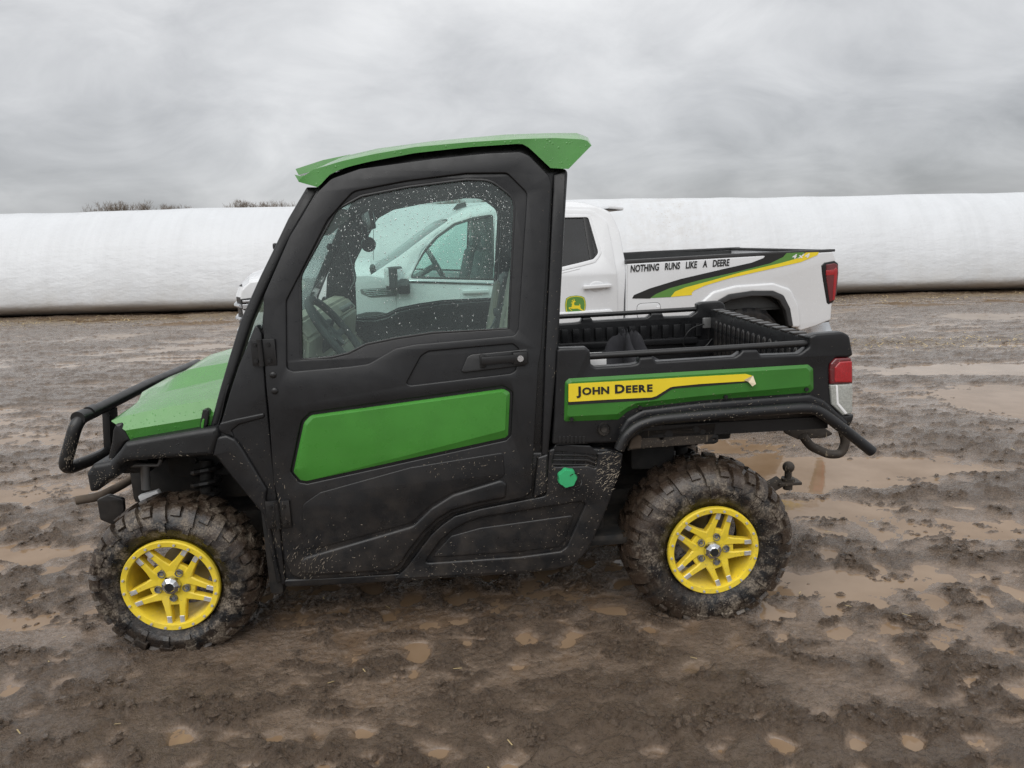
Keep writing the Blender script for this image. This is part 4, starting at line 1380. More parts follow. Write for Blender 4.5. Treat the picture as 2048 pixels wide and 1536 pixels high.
tyre_f = tyre_mesh(.336, .0, .235)
tyre_r = tyre_mesh(.360, .0, .275)
bolt_me = bpy.data.meshes.new('rim_bolt')
b_ = cyl_bm((0, 0, 0), (0, 1, 0), .0052, .007, 6); b_.to_mesh(bolt_me); b_.free(); bolt_me.materials.append(M['bare'])
nut_bm = lathe_y([(.0, -.001), (.0075, -.001), (.008, .003), (.0125, .003), (.013, -.005), (.0145, -.005), (.015, .006)], 18)
nut_me = bpy.data.meshes.new('lug_nut'); nut_bm.to_mesh(nut_me); nut_bm.free(); nut_me.materials.append(M['grey_metal'])
tip_me = bpy.data.meshes.new('spoke_tip')
b_ = box_bm((0, 0, 0), (.030, .004, .0185), bevel=.001, seg=1); b_.to_mesh(tip_me); b_.free(); tip_me.materials.append(M['bare'])
cap_bm = lathe_y([(0, -.020), (.018, -.021), (.021, -.018), (.034, -.012), (.037, -.006), (.038, .012)], 9)
cap_me = bpy.data.meshes.new('hub_cap'); cap_bm.to_mesh(cap_me); cap_bm.free(); cap_me.materials.append(M['chrome'])
ctr_me = bpy.data.meshes.new('cap_centre')
b_ = cyl_bm((0, -.0215, 0), (0, 1, 0), .017, .003, 24); b_.to_mesh(ctr_me); b_.free(); ctr_me.materials.append(M['black_print'])
back_bm = lathe_y([(0, .11), (.155, .11), (.157, .115), (0, .118)], 32)
back_me = bpy.data.meshes.new('wheel_back'); back_bm.to_mesh(back_me); back_bm.free(); back_me.materials.append(M['dark'])

def wheel(center, spin, tyre, far):
    wme, tips = rim_meshes(spin)
    wh = obj('wheel', wme, M['yellow'], utv, 30)
    wh.location = center
    if far:
        wh.rotation_euler = (0, 0, math.pi)
    ty = obj('tyre', tyre, M['tyre'], wh, 40)
    ty.rotation_euler = (0, spin, 0)
    def piece(name, me_, loc, ry=0):
        o = bpy.data.objects.new(name, me_)
        COL.objects.link(o)
        o.parent = wh
        o.location = loc
        o.rotation_euler = (0, ry, 0)
        return o
    for k in range(20):
        a = 2 * math.pi * (k + .3) / 20
        piece('rim_bolt', bolt_me, (.1775 * math.cos(a), -.014, .1775 * math.sin(a)), a)
    for k in range(5):
        a = spin + 2 * math.pi * k / 5
        piece('lug_nut', nut_me, (.057 * math.cos(a), .008, .057 * math.sin(a)))
    for (p, a) in tips:
        piece('spoke_tip', tip_me, (p[0], .0020, p[1]), -a)
    piece('hub_cap', cap_me, (0, .004, 0))
    piece('cap_centre', ctr_me, (0, .003, 0))
for W_, spin, ty in ((FW, R(-90), tyre_f), (RW, R(-71), tyre_r)):
    wheel((W_[0], -HW - .010, W_[2]), spin, ty, False)
    wheel((W_[0], HW + .010, W_[2]), spin + .4, ty, True)

# ---- cargo bed
BOX = [(1114, 702, .012), (1118, 697), (1172, 695, .014), (1180, 702), (1182, 728, .01), (1190, 735, .02), (1262, 730, .01), (1276, 727), (1280, 716, .01), (1306, 714, .01), (1313, 724, .01), (1470, 714, .02), (1480, 708), (1486, 701, .01), (1516, 700, .01), (1522, 711, .01), (1600, 708, .03), (1620, 694, .02), (1619, 674, .01), (1632, 668, .02), (1686, 664, .03), (1700, 671, .03), (1707, 710, .008), (1700, 715), (1672, 716, .01), (1660, 730), (1660, 770), (1664, 806), (1689, 830), (1700, 842), (1700, 852), (1640, 818), (1560, 815), (1300, 832), (1250, 860), (1235, 886), (1104, 890), (1108, 840)]
bed_n, bed_f = B.plate('bed_side', BOX, 0.010, 0.055, 0.010, M['black'], mirror=True, r=.012, bend=False, res=3)
PAN_O = [(1128, 843, .010), (1130, 764), (1138, 757), (1616, 729, .01), (1626, 737), (1627, 778), (1620, 785), (1400, 801), (1269, 816, .03), (1254, 824), (1236, 839)]
PAN_I = [(1135, 833, .008), (1136, 770), (1143, 764), (1613, 736, .01), (1619, 742), (1620, 769), (1616, 772), (1400, 792), (1273, 806, .03), (1256, 814), (1235, 828)]
B.facet('green_panel', PAN_O, PAN_I, 0.008, 0.014, 0.01, M['green_box'], parent=bed_n, mirror=bed_f, bend=False)
DEC = [(1137, 768), (1300, 759), (1400, 753), (1492, 748), (1506, 752), (1497, 762), (1400, 768), (1348, 773), (1340, 775), (1313, 792), (1303, 795), (1220, 799), (1137, 804)]
DEC_K = [(1136, 768), (1300, 759), (1340, 772), (1400, 766), (1497, 760), (1495, 765), (1400, 773), (1350, 777), (1343, 779), (1315, 797), (1304, 800), (1220, 805), (1136, 810)]
B.plate('decal_edge', DEC_K, -0.0075, 0.003, 0, M['black_print'], parent=bed_n, r=.003, bend=False)
B.plate('yellow_decal', DEC, -0.0095, 0.003, 0, M['yellow_print'], parent=bed_n, r=.003, bend=False)
pb = bmesh.new()
pp = [S(1488, 760, -.010), S(1506, 751, -.010), S(1512, 768, -.03), S(1505, 773, -.028), S(1497, 764, -.02)]
pb.faces.new([pb.verts.new(q) for q in pp])
bmesh.ops.solidify(pb, geom=pb.faces[:], thickness=.0015)
obj('peeling_corner', pb, M['peel'], bed_n, 0)
for px, py in ((1143, 838), (1280, 815), (1451, 793), (1612, 778)):
    q = S(px, py, .0)
    obj('panel_screw', cyl_bm((q[0], q[1] - .002, q[2]), (0, 1, 0), .008, .012, 12), M['black_metal'], bed_n)

def text_mesh(body, size, offset=0.0, shear=0.0, space=1.0, ext=.001):
    t = bpy.data.curves.new('t', 'FONT')
    t.body = body
    t.size = size
    t.offset = offset
    t.shear = shear
    t.space_character = space
    t.extrude = ext
    t.resolution_u = 3
    ob = bpy.data.objects.new('t', t)
    me_ = bpy.data.meshes.new_from_object(ob)
    bpy.data.objects.remove(ob); bpy.data.curves.remove(t)
    return me_

def put_text(F, parent, name, runs, p0, p1, v, hgt_px, mat, bend=False, shear=0.0, offset=.02, space=1.0, wgap=.42):
    """Lettering laid on the side at plane v: baseline from pixel p0 to p1; runs are (text, relative size)."""
    a, b = F.S(*p0, v, bend), F.S(*p1, v, bend)
    hq = F.S(p0[0], p0[1] - hgt_px, v, bend)
    cap = (hq[2] - a[2])
    L = math.hypot(b[0] - a[0], b[2] - a[2])
    ang = math.atan2(b[2] - a[2], b[0] - a[0])
    words_ = [bmesh.new()]
    cur = 0.0
    for body, rel in runs:
        bm = words_[-1]
        me_ = text_mesh(body, 1.0 * rel, offset * rel, shear, space)
        xs = [w.co.x for w in me_.vertices] or [0]
        me_.transform(Matrix.Translation((cur - min(xs), 0, 0)))
        cur += max(xs) - min(xs) + .09 * rel
        bm.from_mesh(me_)
        bpy.data.meshes.remove(me_)
        if body.endswith(' '):
            cur += wgap
            words_.append(bmesh.new())
    W_ = max(w.co.x for w in words_[-1].verts)
    Hh = .729
    sx, sz = L / W_, cap / Hh
    for bm in words_:
        for w in bm.verts:
            x, z, d = w.co.x * sx, w.co.y * sz, w.co.z
            w.co = Vector((a[0] + x * math.cos(ang), a[1] + d, a[2] + x * math.sin(ang) + z))
        bmesh.ops.recalc_face_normals(bm, faces=bm.faces)
        obj(name, bm, mat, parent, 0)
put_text(UTV, bed_n, 'lettering', [('J', 1.2), ('O', 1), ('H', 1), ('N ', 1), ('D', 1.2), ('E', 1), ('E', 1), ('R', 1), ('E', 1)], (1153, 790), (1305, 782.5), -.0105, 14.2, M['black_print'], offset=.040)

rail = tube_mesh([S(1176, 713, .03), S(1400, 700, .03), S(1624, 686, .03)], .0135, seg=14)
near_far('bed_rail', rail, M['black_metal'], bed_n, parent_far=bed_f)
# floor, inner walls, tailgate
fl = S(1110, 800, .1)
z_top = S(1520, 705, .03)[2]
x0b, x1b = S(1114, 760, .05)[0], S(1668, 760, .05)[0]
zf = z_top - .29
bm = bmesh.new()
add_box(bm, ((x0b + x1b) / 2, 0, zf - .02), (x1b - x0b - .02, 2 * HW - .12, .05))
for k in range(11):
    add_box(bm, ((x0b + x1b) / 2, -.55 + .11 * k, zf + .008), (x1b - x0b - .06, .04, .016), bevel=.006)
obj('bed_floor', bm, M['black'], utv)
bm = bmesh.new()
add_box(bm, (x0b + .03, 0, zf + .14), (.05, 2 * HW - .14, .30), bevel=.01)
obj('bed_front_wall', bm, M['black'], utv)
for sgn, par in ((-1, bed_n), (1, bed_f)):
    yy = sgn * (HW - .085)
    bm = bmesh.new()
    add_box(bm, ((x0b + x1b) / 2 - .02, yy, zf + .07), (x1b - x0b - .08, .02, .14), bevel=.004)
    add_box(bm, ((x0b + x1b) / 2 - .06, yy - sgn * .014, zf + .145), (x1b - x0b - .16, .05, .035), bevel=.008)
    for k in range(15):
        add_box(bm, (x0b + .05 + (x1b - x0b - .14) * (k + .5) / 15, yy + sgn * .004, zf + .20), (.038, .018, .075), bevel=.004)
    obj('bed_liner', bm, M['black'], par)
tg_x = S(1640, 690, .05)[0]
bm = bmesh.new()
add_box(bm, (tg_x + .015, 0, zf + .155), (.05, 2 * HW - .22, .33), bevel=.012)
gate = obj('tailgate', bm, M['black'], utv)
rib = bpy.data.meshes.new('tailgate_rib')
b_ = bmesh.new()
k_ = bmesh.ops.create_uvsphere(b_, u_segments=12, v_segments=8, radius=1)
for w in k_['verts']:
    w.co = Vector((w.co.x * .011, w.co.y * .017, (w.co.z * .03 + (.085 if w.co.z > 0 else -.085))))
b_.to_mesh(rib); b_.free(); rib.materials.append(M['black'])
rib.polygons.foreach_set('use_smooth', [True] * len(rib.polygons))
for k in range(16):
    o = bpy.data.objects.new('tailgate_rib', rib); COL.objects.link(o); o.parent = gate
    o.location = (tg_x - .012, -.49 + .98 * k / 15, zf + .155)
cap_ = bpy.data.meshes.new('tailgate_cap_rib')
b_ = box_bm((0, 0, 0), (.06, .05, .012), bevel=.004); b_.to_mesh(cap_); b_.free(); cap_.materials.append(M['black'])
for k in range(13):
    o = bpy.data.objects.new('tailgate_top_rib', cap_); COL.objects.link(o); o.parent = gate
    o.location = (tg_x + .015, -.53 + 1.06 * k / 12, zf + .322)
obj('gate_latch', box_bm((tg_x - .03, HW - .13, zf + .245), (.05, .02, .06), bevel=.006), M['grey_metal'], gate)
a_ = np.array([tg_x - .05, HW - .14, zf + .24])
obj('gate_cable', tube_mesh([a_, a_ + [-.09, -.02, -.02], a_ + [-.14, -.03, -.10], a_ + [-.09, -.04, -.16], a_ + [.0, -.03, -.13], a_ + [.045, -.02, -.08]], .0035, seg=6, corner=.06), M['black_metal'], gate)
# tail lamp
for mir in (1,):
    red = [(1660, 742, .01), (1662, 728, .008), (1672, 717, .01), (1703, 716, .006), (1706, 738), (1706, 767), (1661, 769)]
    wht = [(1661, 770), (1706, 768), (1706, 822, .01), (1703, 828), (1686, 831, .008), (1664, 810, .01)]
    lamp_n, lamp_f = B.plate('tail_lamp', red, 0.000, 0.05, 0.006, M['lens_darkred'], mirror=True, bend=False, r=.006)
    B.plate('brake_lens', [(1670, 760), (1670, 735), (1680, 724), (1705, 722), (1705, 765), (1670, 765)], -0.003, 0.02, 0.004, M['lens_red'], parent=lamp_n, mirror=lamp_f, bend=False, r=.006)
    B.plate('reversing_lens', wht, 0.000, 0.05, 0.006, M['lens_clear'], parent=lamp_n, mirror=lamp_f, bend=False, r=.006)
    B.plate('lens_divider', [(1672, 771), (1676, 771), (1678, 806), (1696, 827), (1690, 829), (1674, 809)], -0.002, 0.01, 0.002, M['white_plain'], parent=lamp_n, mirror=lamp_f, bend=False, r=.003)
B.plate('corner_guard', [(1664, 806), (1690, 832), (1709, 829, .006), (1706, 842), (1698, 856, .01), (1680, 838)], 0.004, 0.05, 0.008, M['black'], mirror=True, bend=False, r=.006)
# rear fender and its guard tube
FEN = [(1236, 892), (1240, 862), (1254, 838, .03), (1285, 820, .04), (1400, 806), (1622, 789, .02), (1650, 800, .02), (1700, 846), (1692, 862), (1640, 822, .01), (1610, 815), (1400, 829), (1306, 838, .04), (1272, 852, .04), (1252, 876), (1248, 896)]
B.plate('rear_fender', FEN, -0.010, 0.09, 0.016, M['black'], mirror=True, bend=False, r=.02, res=3)
gt = tube_mesh([S(1238, 899, -.03), S(1250, 872, -.03), S(1275, 851, -.03), S(1310, 840, -.03), S(1412, 830, -.03), S(1604, 816, -.03), S(1628, 817, -.03), S(1650, 830, -.03), S(1695, 864, -.03), S(1744, 903, -.03)], .0220, seg=16, corner=.06)
near_far('guard_tube', gt, M['black'])
B.plate('vent_box', [(1110, 870), (1172, 866, .006), (1178, 872), (1178, 888), (1112, 892)], 0.012, 0.03, 0.005, M['black'], mirror=True, bend=False, r=.006)
for k in range(7):
    x_ = 1118 + k * 8
    B.plate('vent_rib', [(x_, 873), (x_ + 4, 873), (x_ + 4, 887), (x_, 887)], 0.007, 0.01, 0.001, M['black_metal'], mirror=True, bend=False, r=.001)
q = S(1208, 859, .0)
near_far('bed_bolt', lathe_y([(0, -.004), (.012, -.005), (.014, .004), (.022, .004), (.024, -.004), (.027, .006)], 20), M['black_metal'])
for o in [c for c in utv.children if c.name.startswith('bed_bolt')]:
    o.location = (q[0], q[1] + .004 if o.data.vertices[0].co.y < 0 else -q[1], q[2])
# frame rail under the bed
RAIL = [(1282, 862), (1432, 846), (1429, 868), (1411, 887), (1284, 897), (1254, 902), (1260, 884)]
def circ(cx_, cy_, r_, n=12):
    return [(cx_ + r_ * math.cos(2 * math.pi * k / n), cy_ + r_ * math.sin(2 * math.pi * k / n), 0) for k in range(n)]
B.plate('bed_frame_rail', RAIL, 0.06, 0.012, 0.002, M['frame_mud'], mirror=True, bend=False, r=.004, holes=[circ(1323, 875, 5.5), circ(1338, 868, 7), circ(1393, 858, 5), circ(1406, 864, 4)], hr=0)
B.plate('rail_lug', [(1405, 878), (1428, 866), (1437, 872, .01), (1437, 884, .01), (1428, 888), (1408, 889)], 0.07, 0.012, 0.002, M['black_metal'], mirror=True, bend=False, r=.01, holes=[circ(1429, 879, 2.6)], hr=0)
B.plate('mud_clump', [(1256, 900), (1262, 880, .02), (1276, 868, .02), (1284, 874), (1283, 897)], 0.054, 0.02, 0.006, M['mud_dry'], bend=False, r=.01)
bm = bmesh.new()
q = S(1390, 870, .15)
add_box(bm, (q[0], 0, q[2] + .02), (.34, 2 * HW - .36, .12), bevel=.02)
add_box(bm, (q[0] - .16, 0, q[2] - .06), (.20, 2 * HW - .44, .22), bevel=.03)
obj('bed_subframe', bm, M['dark'], utv)
bm = bmesh.new()
xx0, xx1 = S(1440, 840, .06)[0], S(1640, 840, .06)[0]
zz0 = S(1540, 838, .06)[2]
add_box(bm, ((xx0 + xx1) / 2, 0, zz0 + .01), (xx1 - xx0, 2 * HW - .14, .03), bevel=.006)
obj('bed_underside', bm, M['frame_mud'], utv)
B.plate('hanger_plate', [(1560, 846), (1580, 849, .02), (1588, 857), (1645, 853), (1668, 868), (1650, 876), (1596, 879, .02), (1572, 868, .02)], 0.36, 0.02, 0.004, M['frame_mud'], mirror=True, bend=False, r=.008)
lp = [S(1606, 872, .34), S(1620, 892, .34), S(1658, 909, .34), S(1682, 908, .34), S(1692, 884, .34), S(1684, 858, .34)]
near_far('tow_loop', tube_mesh(lp, .0205, seg=12, corner=.05), M['frame_mud'])
# hitch ball
bm = bmesh.new()
q = Vector(S(1577, 934, HW, False))
k_ = bmesh.ops.create_uvsphere(bm, u_segments=20, v_segments=12, radius=.030)
bmesh.ops.translate(bm, vec=q, verts=k_['verts'])
add_cyl(bm, q + Vector((0, 0, -.045)), (0, 0, 1), .018, .06, 16)
add_cyl(bm, q + Vector((0, 0, -.066)), (0, 0, 1), .034, .016, 16)
add_box(bm, q + Vector((0, 0, -.082)), (.12, .07, .016), bevel=.004)
add_cyl(bm, q + Vector((0, 0, -.105)), (0, 0, 1), .024, .03, 6)
add_box(bm, q + Vector((-.12, 0, -.115)), (.18, .05, .05), Matrix.Rotation(R(-28), 3, 'Y'), .006)
obj('hitch_ball', bm, M['frame_mud'], utv)

# ---- cab interior
bm = bmesh.new()
d0 = S(612, 664, .16)
dx0 = S(560, 690, .1)[0]
prof = [(dx0 - .02, d0[2] - .45), (dx0 - .02, d0[2] - .02), (d0[0] - .10, d0[2] + .055), (d0[0] - .02, d0[2] + .045), (d0[0] + .03, d0[2] - .02), (d0[0] + .01, d0[2] - .16), (d0[0] + .06, d0[2] - .22), (d0[0] + .04, d0[2] - .45)]
rows = [[(x, y, z) for x, z in prof] for y in (-HW + .09, HW - .09)]
bm = loft(rows, True)
bm.verts.ensure_lookup_table()
bm.faces.new(bm.verts[:8][::-1]); bm.faces.new(bm.verts[8:16])
bmesh.ops.recalc_face_normals(bm, faces=bm.faces)
bmesh.ops.bevel(bm, geom=[e for e in bm.edges], offset=.012, segments=2, affect='EDGES')
dash = obj('dashboard', bm, M['beige'], utv)
obj('dash_pocket', box_bm(Vector(d0) + Vector((-.02, .05, -.07)), (.06, .18, .08), Matrix.Rotation(R(18), 3, 'Y'), .01), M['interior'], dash)
obj('dash_vent', box_bm(Vector(d0) + Vector((.02, .34, -.02)), (.03, .14, .05), Matrix.Rotation(R(18), 3, 'Y'), .006), M['interior'], dash)
# steering wheel
sc = Vector(S(676, 668, .38))
bm = bmesh.new()
ring = [(.185 * math.cos(a), .185 * math.sin(a), 0) for a in np.linspace(0, 2 * math.pi, 40, endpoint=False)]
swm = tube_mesh(ring, .017, closed=True, seg=10, corner=.002)
tm = bpy.data.meshes.new('t'); swm.to_mesh(tm); swm.free(); bm.from_mesh(tm)
for a in (R(90), R(-90), R(180)):
    add_box(bm, (.09 * math.cos(a), .09 * math.sin(a), -.012), (.17, .03, .014), Matrix.Rotation(a, 3, 'Z'), .004)
add_cyl(bm, (0, 0, -.02), (0, 0, 1), .05, .03, 20)
add_cyl(bm, (0, 0, -.13), (0, 0, 1), .028, .22, 14)
tilt = Matrix.Translation(sc) @ Matrix.Rotation(R(55), 4, 'Y')
bmesh.ops.transform(bm, matrix=tilt, verts=bm.verts)
obj('steering_wheel', bm, M['interior'], utv)
obj('grab_handle', tube_mesh([S(655, 636, .95), S(705, 608, .95)], .016, seg=10), M['interior_grey'], utv)
def seat(y, px, wid, mats, name='seat'):
    c = S(px, 652, y)
    bm = bmesh.new()
    add_box(bm, (c[0] + .05, c[1], c[2] + .0), (.13, wid, .52), Matrix.Rotation(R(12), 3, 'Y'), .05, 3)
    o = obj(name, bm, mats[0], utv)
    bm = box_bm((c[0] - .20, c[1], c[2] - .30), (.50, wid, .15), bevel=.05, seg=3)
    obj('seat_cushion', bm, mats[0], o)
    if mats[1] is not mats[0]:
        obj('seat_insert', box_bm((c[0] - .008, c[1], c[2] + .02), (.05, wid * .66, .40), Matrix.Rotation(R(12), 3, 'Y'), .02, 3), mats[1], o)
    return o
seat(.36, 1012, .46, (M['beige'], M['beige']))
seat(.84, 990, .40, (M['seat_dark'], M['beige']))
seat(1.18, 990, .36, (M['seat_dark'], M['beige']))
# seat belt
sb = [S(1003, 612, .30), S(990, 640, .26), S(978, 664, .24)]
bm = bmesh.new()
for a_, b_ in zip(sb[:-1], sb[1:]):
    a_, b_ = Vector(a_), Vector(b_)
    d = b_ - a_
    add_box(bm, (a_ + b_) / 2, (d.length + .01, .045, .004), Matrix.Rotation(-math.atan2(d.z, d.x), 3, 'Y'))
add_box(bm, S(994, 624, .27), (.03, .05, .03), bevel=.006)
obj('seat_belt', bm, M['seat_dark'], utv)
# far door lining, glove box, centre console
obj('door_lining', box_bm((S(850, 700, HW)[0], HW - .06, .80), (.84, .03, .48), bevel=.01), M['interior_grey'], door_f)
obj('centre_console', box_bm((sc.x + .30, .06, sc.z - .34), (.46, .22, .26), bevel=.02), M['beige'], utv)
# mirrors and hanging bits at the windscreen head
c = Vector(S(737, 443, .80))
bm = box_bm(c, (.022, .30, .085), Matrix.Rotation(R(-8), 3, 'Y') @ Matrix.Rotation(R(14), 3, 'Z'), .008)
mir = obj('rear_view_mirror', bm, M['black_gloss'], utv)
obj('mirror_glass', box_bm(c + Vector((.012, 0, 0)), (.004, .27, .07), Matrix.Rotation(R(-8), 3, 'Y') @ Matrix.Rotation(R(14), 3, 'Z')), M['chrome'], mir)
c2 = Vector(S(737, 489, .75))
obj('work_lamp', lathe_y([(0, -.012), (.032, -.012), (.036, 0), (.03, .03), (0, .035)], 20), M['black_gloss'], utv).location = c2
obj('lamp_stem', tube_mesh([c2, Vector(S(727, 455, .75))], .012, seg=8), M['black_gloss'], utv)
c3 = Vector(S(668, 445, .55))
obj('sun_visor', box_bm(c3, (.16, .34, .02), Matrix.Rotation(R(-38), 3, 'Y'), .008), M['interior_grey'], utv)
c4 = Vector(S(660, 494, .5))
bm = bmesh.new()
k_ = bmesh.ops.create_uvsphere(bm, u_segments=12, v_segments=8, radius=.016); bmesh.ops.translate(bm, vec=c4, verts=k_['verts'])
add_box(bm, c4 + Vector((.03, 0, .0)), (.05, .012, .012), bevel=.003)
obj('wiper_motor_knob', bm, M['black_gloss'], utv)
obj('wiper_arm', tube_mesh([S(690, 480, .60), S(700, 505, .58), S(712, 560, .56), S(700, 580, .55)], .006, seg=6, corner=.03), M['black_gloss'], utv)
# mirror bracket outside the far pillar
c5 = Vector(S(546, 493, .16))
obj('marker_knob', box_bm(c5 + Vector((.012, 0, 0)), (.018, .05, .026), bevel=.008), M['black_gloss'], utv)

# ================================================================== things lying in the cargo bed
jroot = empty('jacket', 'crumpled dark grey jacket heaped in the cargo bed', 'jacket', UTV.matrix() @ Matrix.Translation((S(1250, 725, .45)[0], S(1250, 725, .45)[1], zf + .02)))
bm = bmesh.new()
bmesh.ops.create_icosphere(bm, subdivisions=5, radius=1)
cs = np.array([w.co for w in bm.verts])
th_ = np.arctan2(cs[:, 1], cs[:, 0])
fold = 0.24 * np.sin(th_ * 5 + cs[:, 2] * 4) + 0.10 * perlin(cs[:, 0] * 2.2 + 5, cs[:, 2] * 2.6) + .05 * np.sin(cs[:, 2] * 14 + 3 * th_ + 2 * cs[:, 0]) + 0.05 * perlin(cs[:, 1] * 6, cs[:, 0] * 6 + 3)
for w, f in zip(bm.verts, fold):
    z = w.co.z
    k = 1 + f
    rr_ = 1.0 - .45 * smooth(-.1, 1.0, np.array(z))
    w.co = Vector((w.co.x * .21 * k * rr_ + .05 * max(z, 0) * .2, w.co.y * .17 * k * rr_, max(-.02, (.12 * z + .055 + (.11 * max(z, 0) ** 2)) * (1 + .9 * f))))
obj('cloth', bm, M['cloth'], jroot, 80)
bm = bmesh.new()
bmesh.ops.create_icosphere(bm, subdivisions=4, radius=1)
for w in bm.verts:
    f = .25 * math.sin(7 * math.atan2(w.co.y, w.co.x) + 3 * w.co.z)
    w.co = Vector((w.co.x * .20 * (1 + f * .3) + .30, w.co.y * .10 * (1 + f * .4) - .03, max(0, w.co.z * .05 * (1 + f)) + .0))
obj('sleeve', bm, M['cloth'], jroot, 80)
q = S(1187, 724, .14)
wb_ = empty('white_carton', 'small white carton tucked at the front corner of the cargo bed', 'carton', UTV.matrix() @ Matrix.Translation((q[0], q[1], zf + .02)))
obj('carton_box', box_bm((.01, 0, (q[2] + .012 - zf) / 2), (.07, .09, q[2] + .012 - zf), bevel=.003), M['white_plain'], wb_)

# ================================================================== the white pickup truck
TRK = Frame((0, 6.70, 0.0), 11.0, 0.0, 1.0, 0.45, 1.22, 0.36)
trk = empty('pickup_truck', 'white crew cab pickup truck with green, yellow and black stripes behind the utility vehicle', 'pickup truck', TRK.matrix())
T = Builder(TRK, trk)
TS = TRK.S
TH = TRK.half
M['arch'] = paint('dark_arch_trim', (0.03, 0.03, 0.031), 0.5)
def X_(px, py, v=0.0):
    return TS(px, py, v)[0]
def P_(px, py, v=0.0):
    q = TS(px, py, v)
    return ('L', q[0], q[2])
x_gap = X_(1250, 560)
x_tail = X_(1666, 560)
x_nose = X_(478, 600, .05)
x_rdoor0 = X_(990, 600)
x_fdoor0 = X_(791, 600)
xa = (X_(1425, 620) + X_(1580, 620)) / 2
WZ = .41
zb = .52                                   # lower edge of the bodywork
# --- bed side
bed = [P_(1251, 527) + (.01,), P_(1450, 515), P_(1660, 503) + (.03,), P_(1668, 516) + (.02,), P_(1668, 560), P_(1664, 612), P_(1662, 640) + (.01,), ('L', x_tail - .16, .60, .02), ('L', xa + .56, .56, .02),
       P_(1582, 650), P_(1575, 618, 0) + (.05,), P_(1562, 592) + (.06,), P_(1542, 584) + (.03,), P_(1502, 584), P_(1455, 591) + (.05,), P_(1424, 609) + (.08,), ('L', X_(1414, 640), .75), ('L', xa - .52, zb, .02), ('L', x_gap + .01, zb, .01)]
bed_tn, bed_tf = T.plate('bed_side', bed, 0.0, .07, .014, M['white_paint'], mirror=True, r=.01, bend=False, res=3)
# raised shoulder and arch bulge on the bed side
T.plate('arch_bulge', [P_(1375, 640), P_(1395, 610) + (.12,), P_(1425, 583) + (.1,), P_(1470, 571), P_(1545, 566) + (.08,), P_(1580, 578) + (.1,), P_(1596, 612) + (.05,), P_(1600, 655), P_(1583, 655), P_(1575, 618) + (.05,), P_(1562, 592) + (.06,), P_(1542, 584) + (.03,), P_(1502, 584), P_(1455, 591) + (.05,), P_(1424, 609) + (.08,), P_(1408, 645)], -.022, .05, .022, M['white_paint'], parent=bed_tn, mirror=bed_tf, r=.03, bend=False, res=4)
T.plate('arch_trim', [P_(1408, 640), P_(1424, 606) + (.08,), P_(1455, 588) + (.05,), P_(1502, 581), P_(1544, 581) + (.03,), P_(1565, 590) + (.06,), P_(1578, 616) + (.05,), P_(1584, 652), P_(1575, 652), P_(1569, 622) + (.05,), P_(1556, 600) + (.06,), P_(1538, 592) + (.03,), P_(1502, 592), P_(1460, 599) + (.05,), P_(1432, 613) + (.08,), P_(1420, 645)], -.026, .06, .008, M['arch'], parent=bed_tn, mirror=bed_tf, r=.02, bend=False)
T.plate('bed_rail_cap', [P_(1250, 520), P_(1450, 508), P_(1664, 498), P_(1665, 503), P_(1450, 515), P_(1250, 528)], .0, .085, .006, M['arch'], parent=bed_tn, mirror=bed_tf, r=.005, bend=False)
bm = bmesh.new()
zr = TS(1450, 512)[2]
add_box(bm, (x_gap + .035, 0, zr - .28), (.05, 1.8, .54), bevel=.01)
add_box(bm, ((x_gap + x_tail) / 2, 0, .80), (x_tail - x_gap - .1, 1.8, .04))
for sgn in (-1, 1):
    add_box(bm, ((x_gap + x_tail) / 2 - .02, sgn * (TH - .095), zr - .27), (x_tail - x_gap - .14, .02, .53))
obj('bed_liner', bm, M['seat_dark'], trk)
bm = bmesh.new()
zg = TS(1660, 503)[2]
add_box(bm, (x_tail - .09, 0, zg - .27), (.07, 1.84, .55), bevel=.015)
obj('tailgate', bm, M['white_paint'], trk)
obj('tailgate_cap', box_bm((x_tail - .09, 0, zg + .006), (.09, 1.80, .03), bevel=.006), M['arch'], trk)
# --- wheel well, wheels
def truck_wheel(x, far):
    tb = lathe_y([(.23, .03), (.30, -.005), (.37, .0), (.405, .03), (.412, .08), (.412, .20), (.405, .25), (.30, .28), (.23, .27)], 48, True)
    wm = lathe_y([(.0, .03), (.06, .02), (.07, .05), (.20, .04), (.225, .02), (.24, .03), (.235, .2), (.0, .2)], 40)
    wh = obj('wheel', wm, M['steel'], trk)
    wh.location = (x, TH - .05 if far else -TH + .05, WZ)
    if far:
        wh.rotation_euler = (0, 0, math.pi)
    obj('tyre', tb, M['black'], wh)
xf = xa - 3.745
for x in (xa, xf):
    truck_wheel(x, False)
    truck_wheel(x, True)
    for sgn in (-1, 1):
        bm = bmesh.new()
        arc = [(x + .52 * math.cos(t), WZ + .54 * math.sin(t)) for t in np.linspace(-.1, math.pi + .1, 20)]
        bm = loft([[(ax, sgn * (TH - .05), az) for ax, az in arc], [(ax, sgn * (TH - .42), az) for ax, az in arc]])
        obj('wheel_well', bm, M['dark'], trk)
bm = box_bm((.3, 0, .55), (4.9, 1.25, .3), bevel=.03)
obj('chassis', bm, M['dark'], trk)
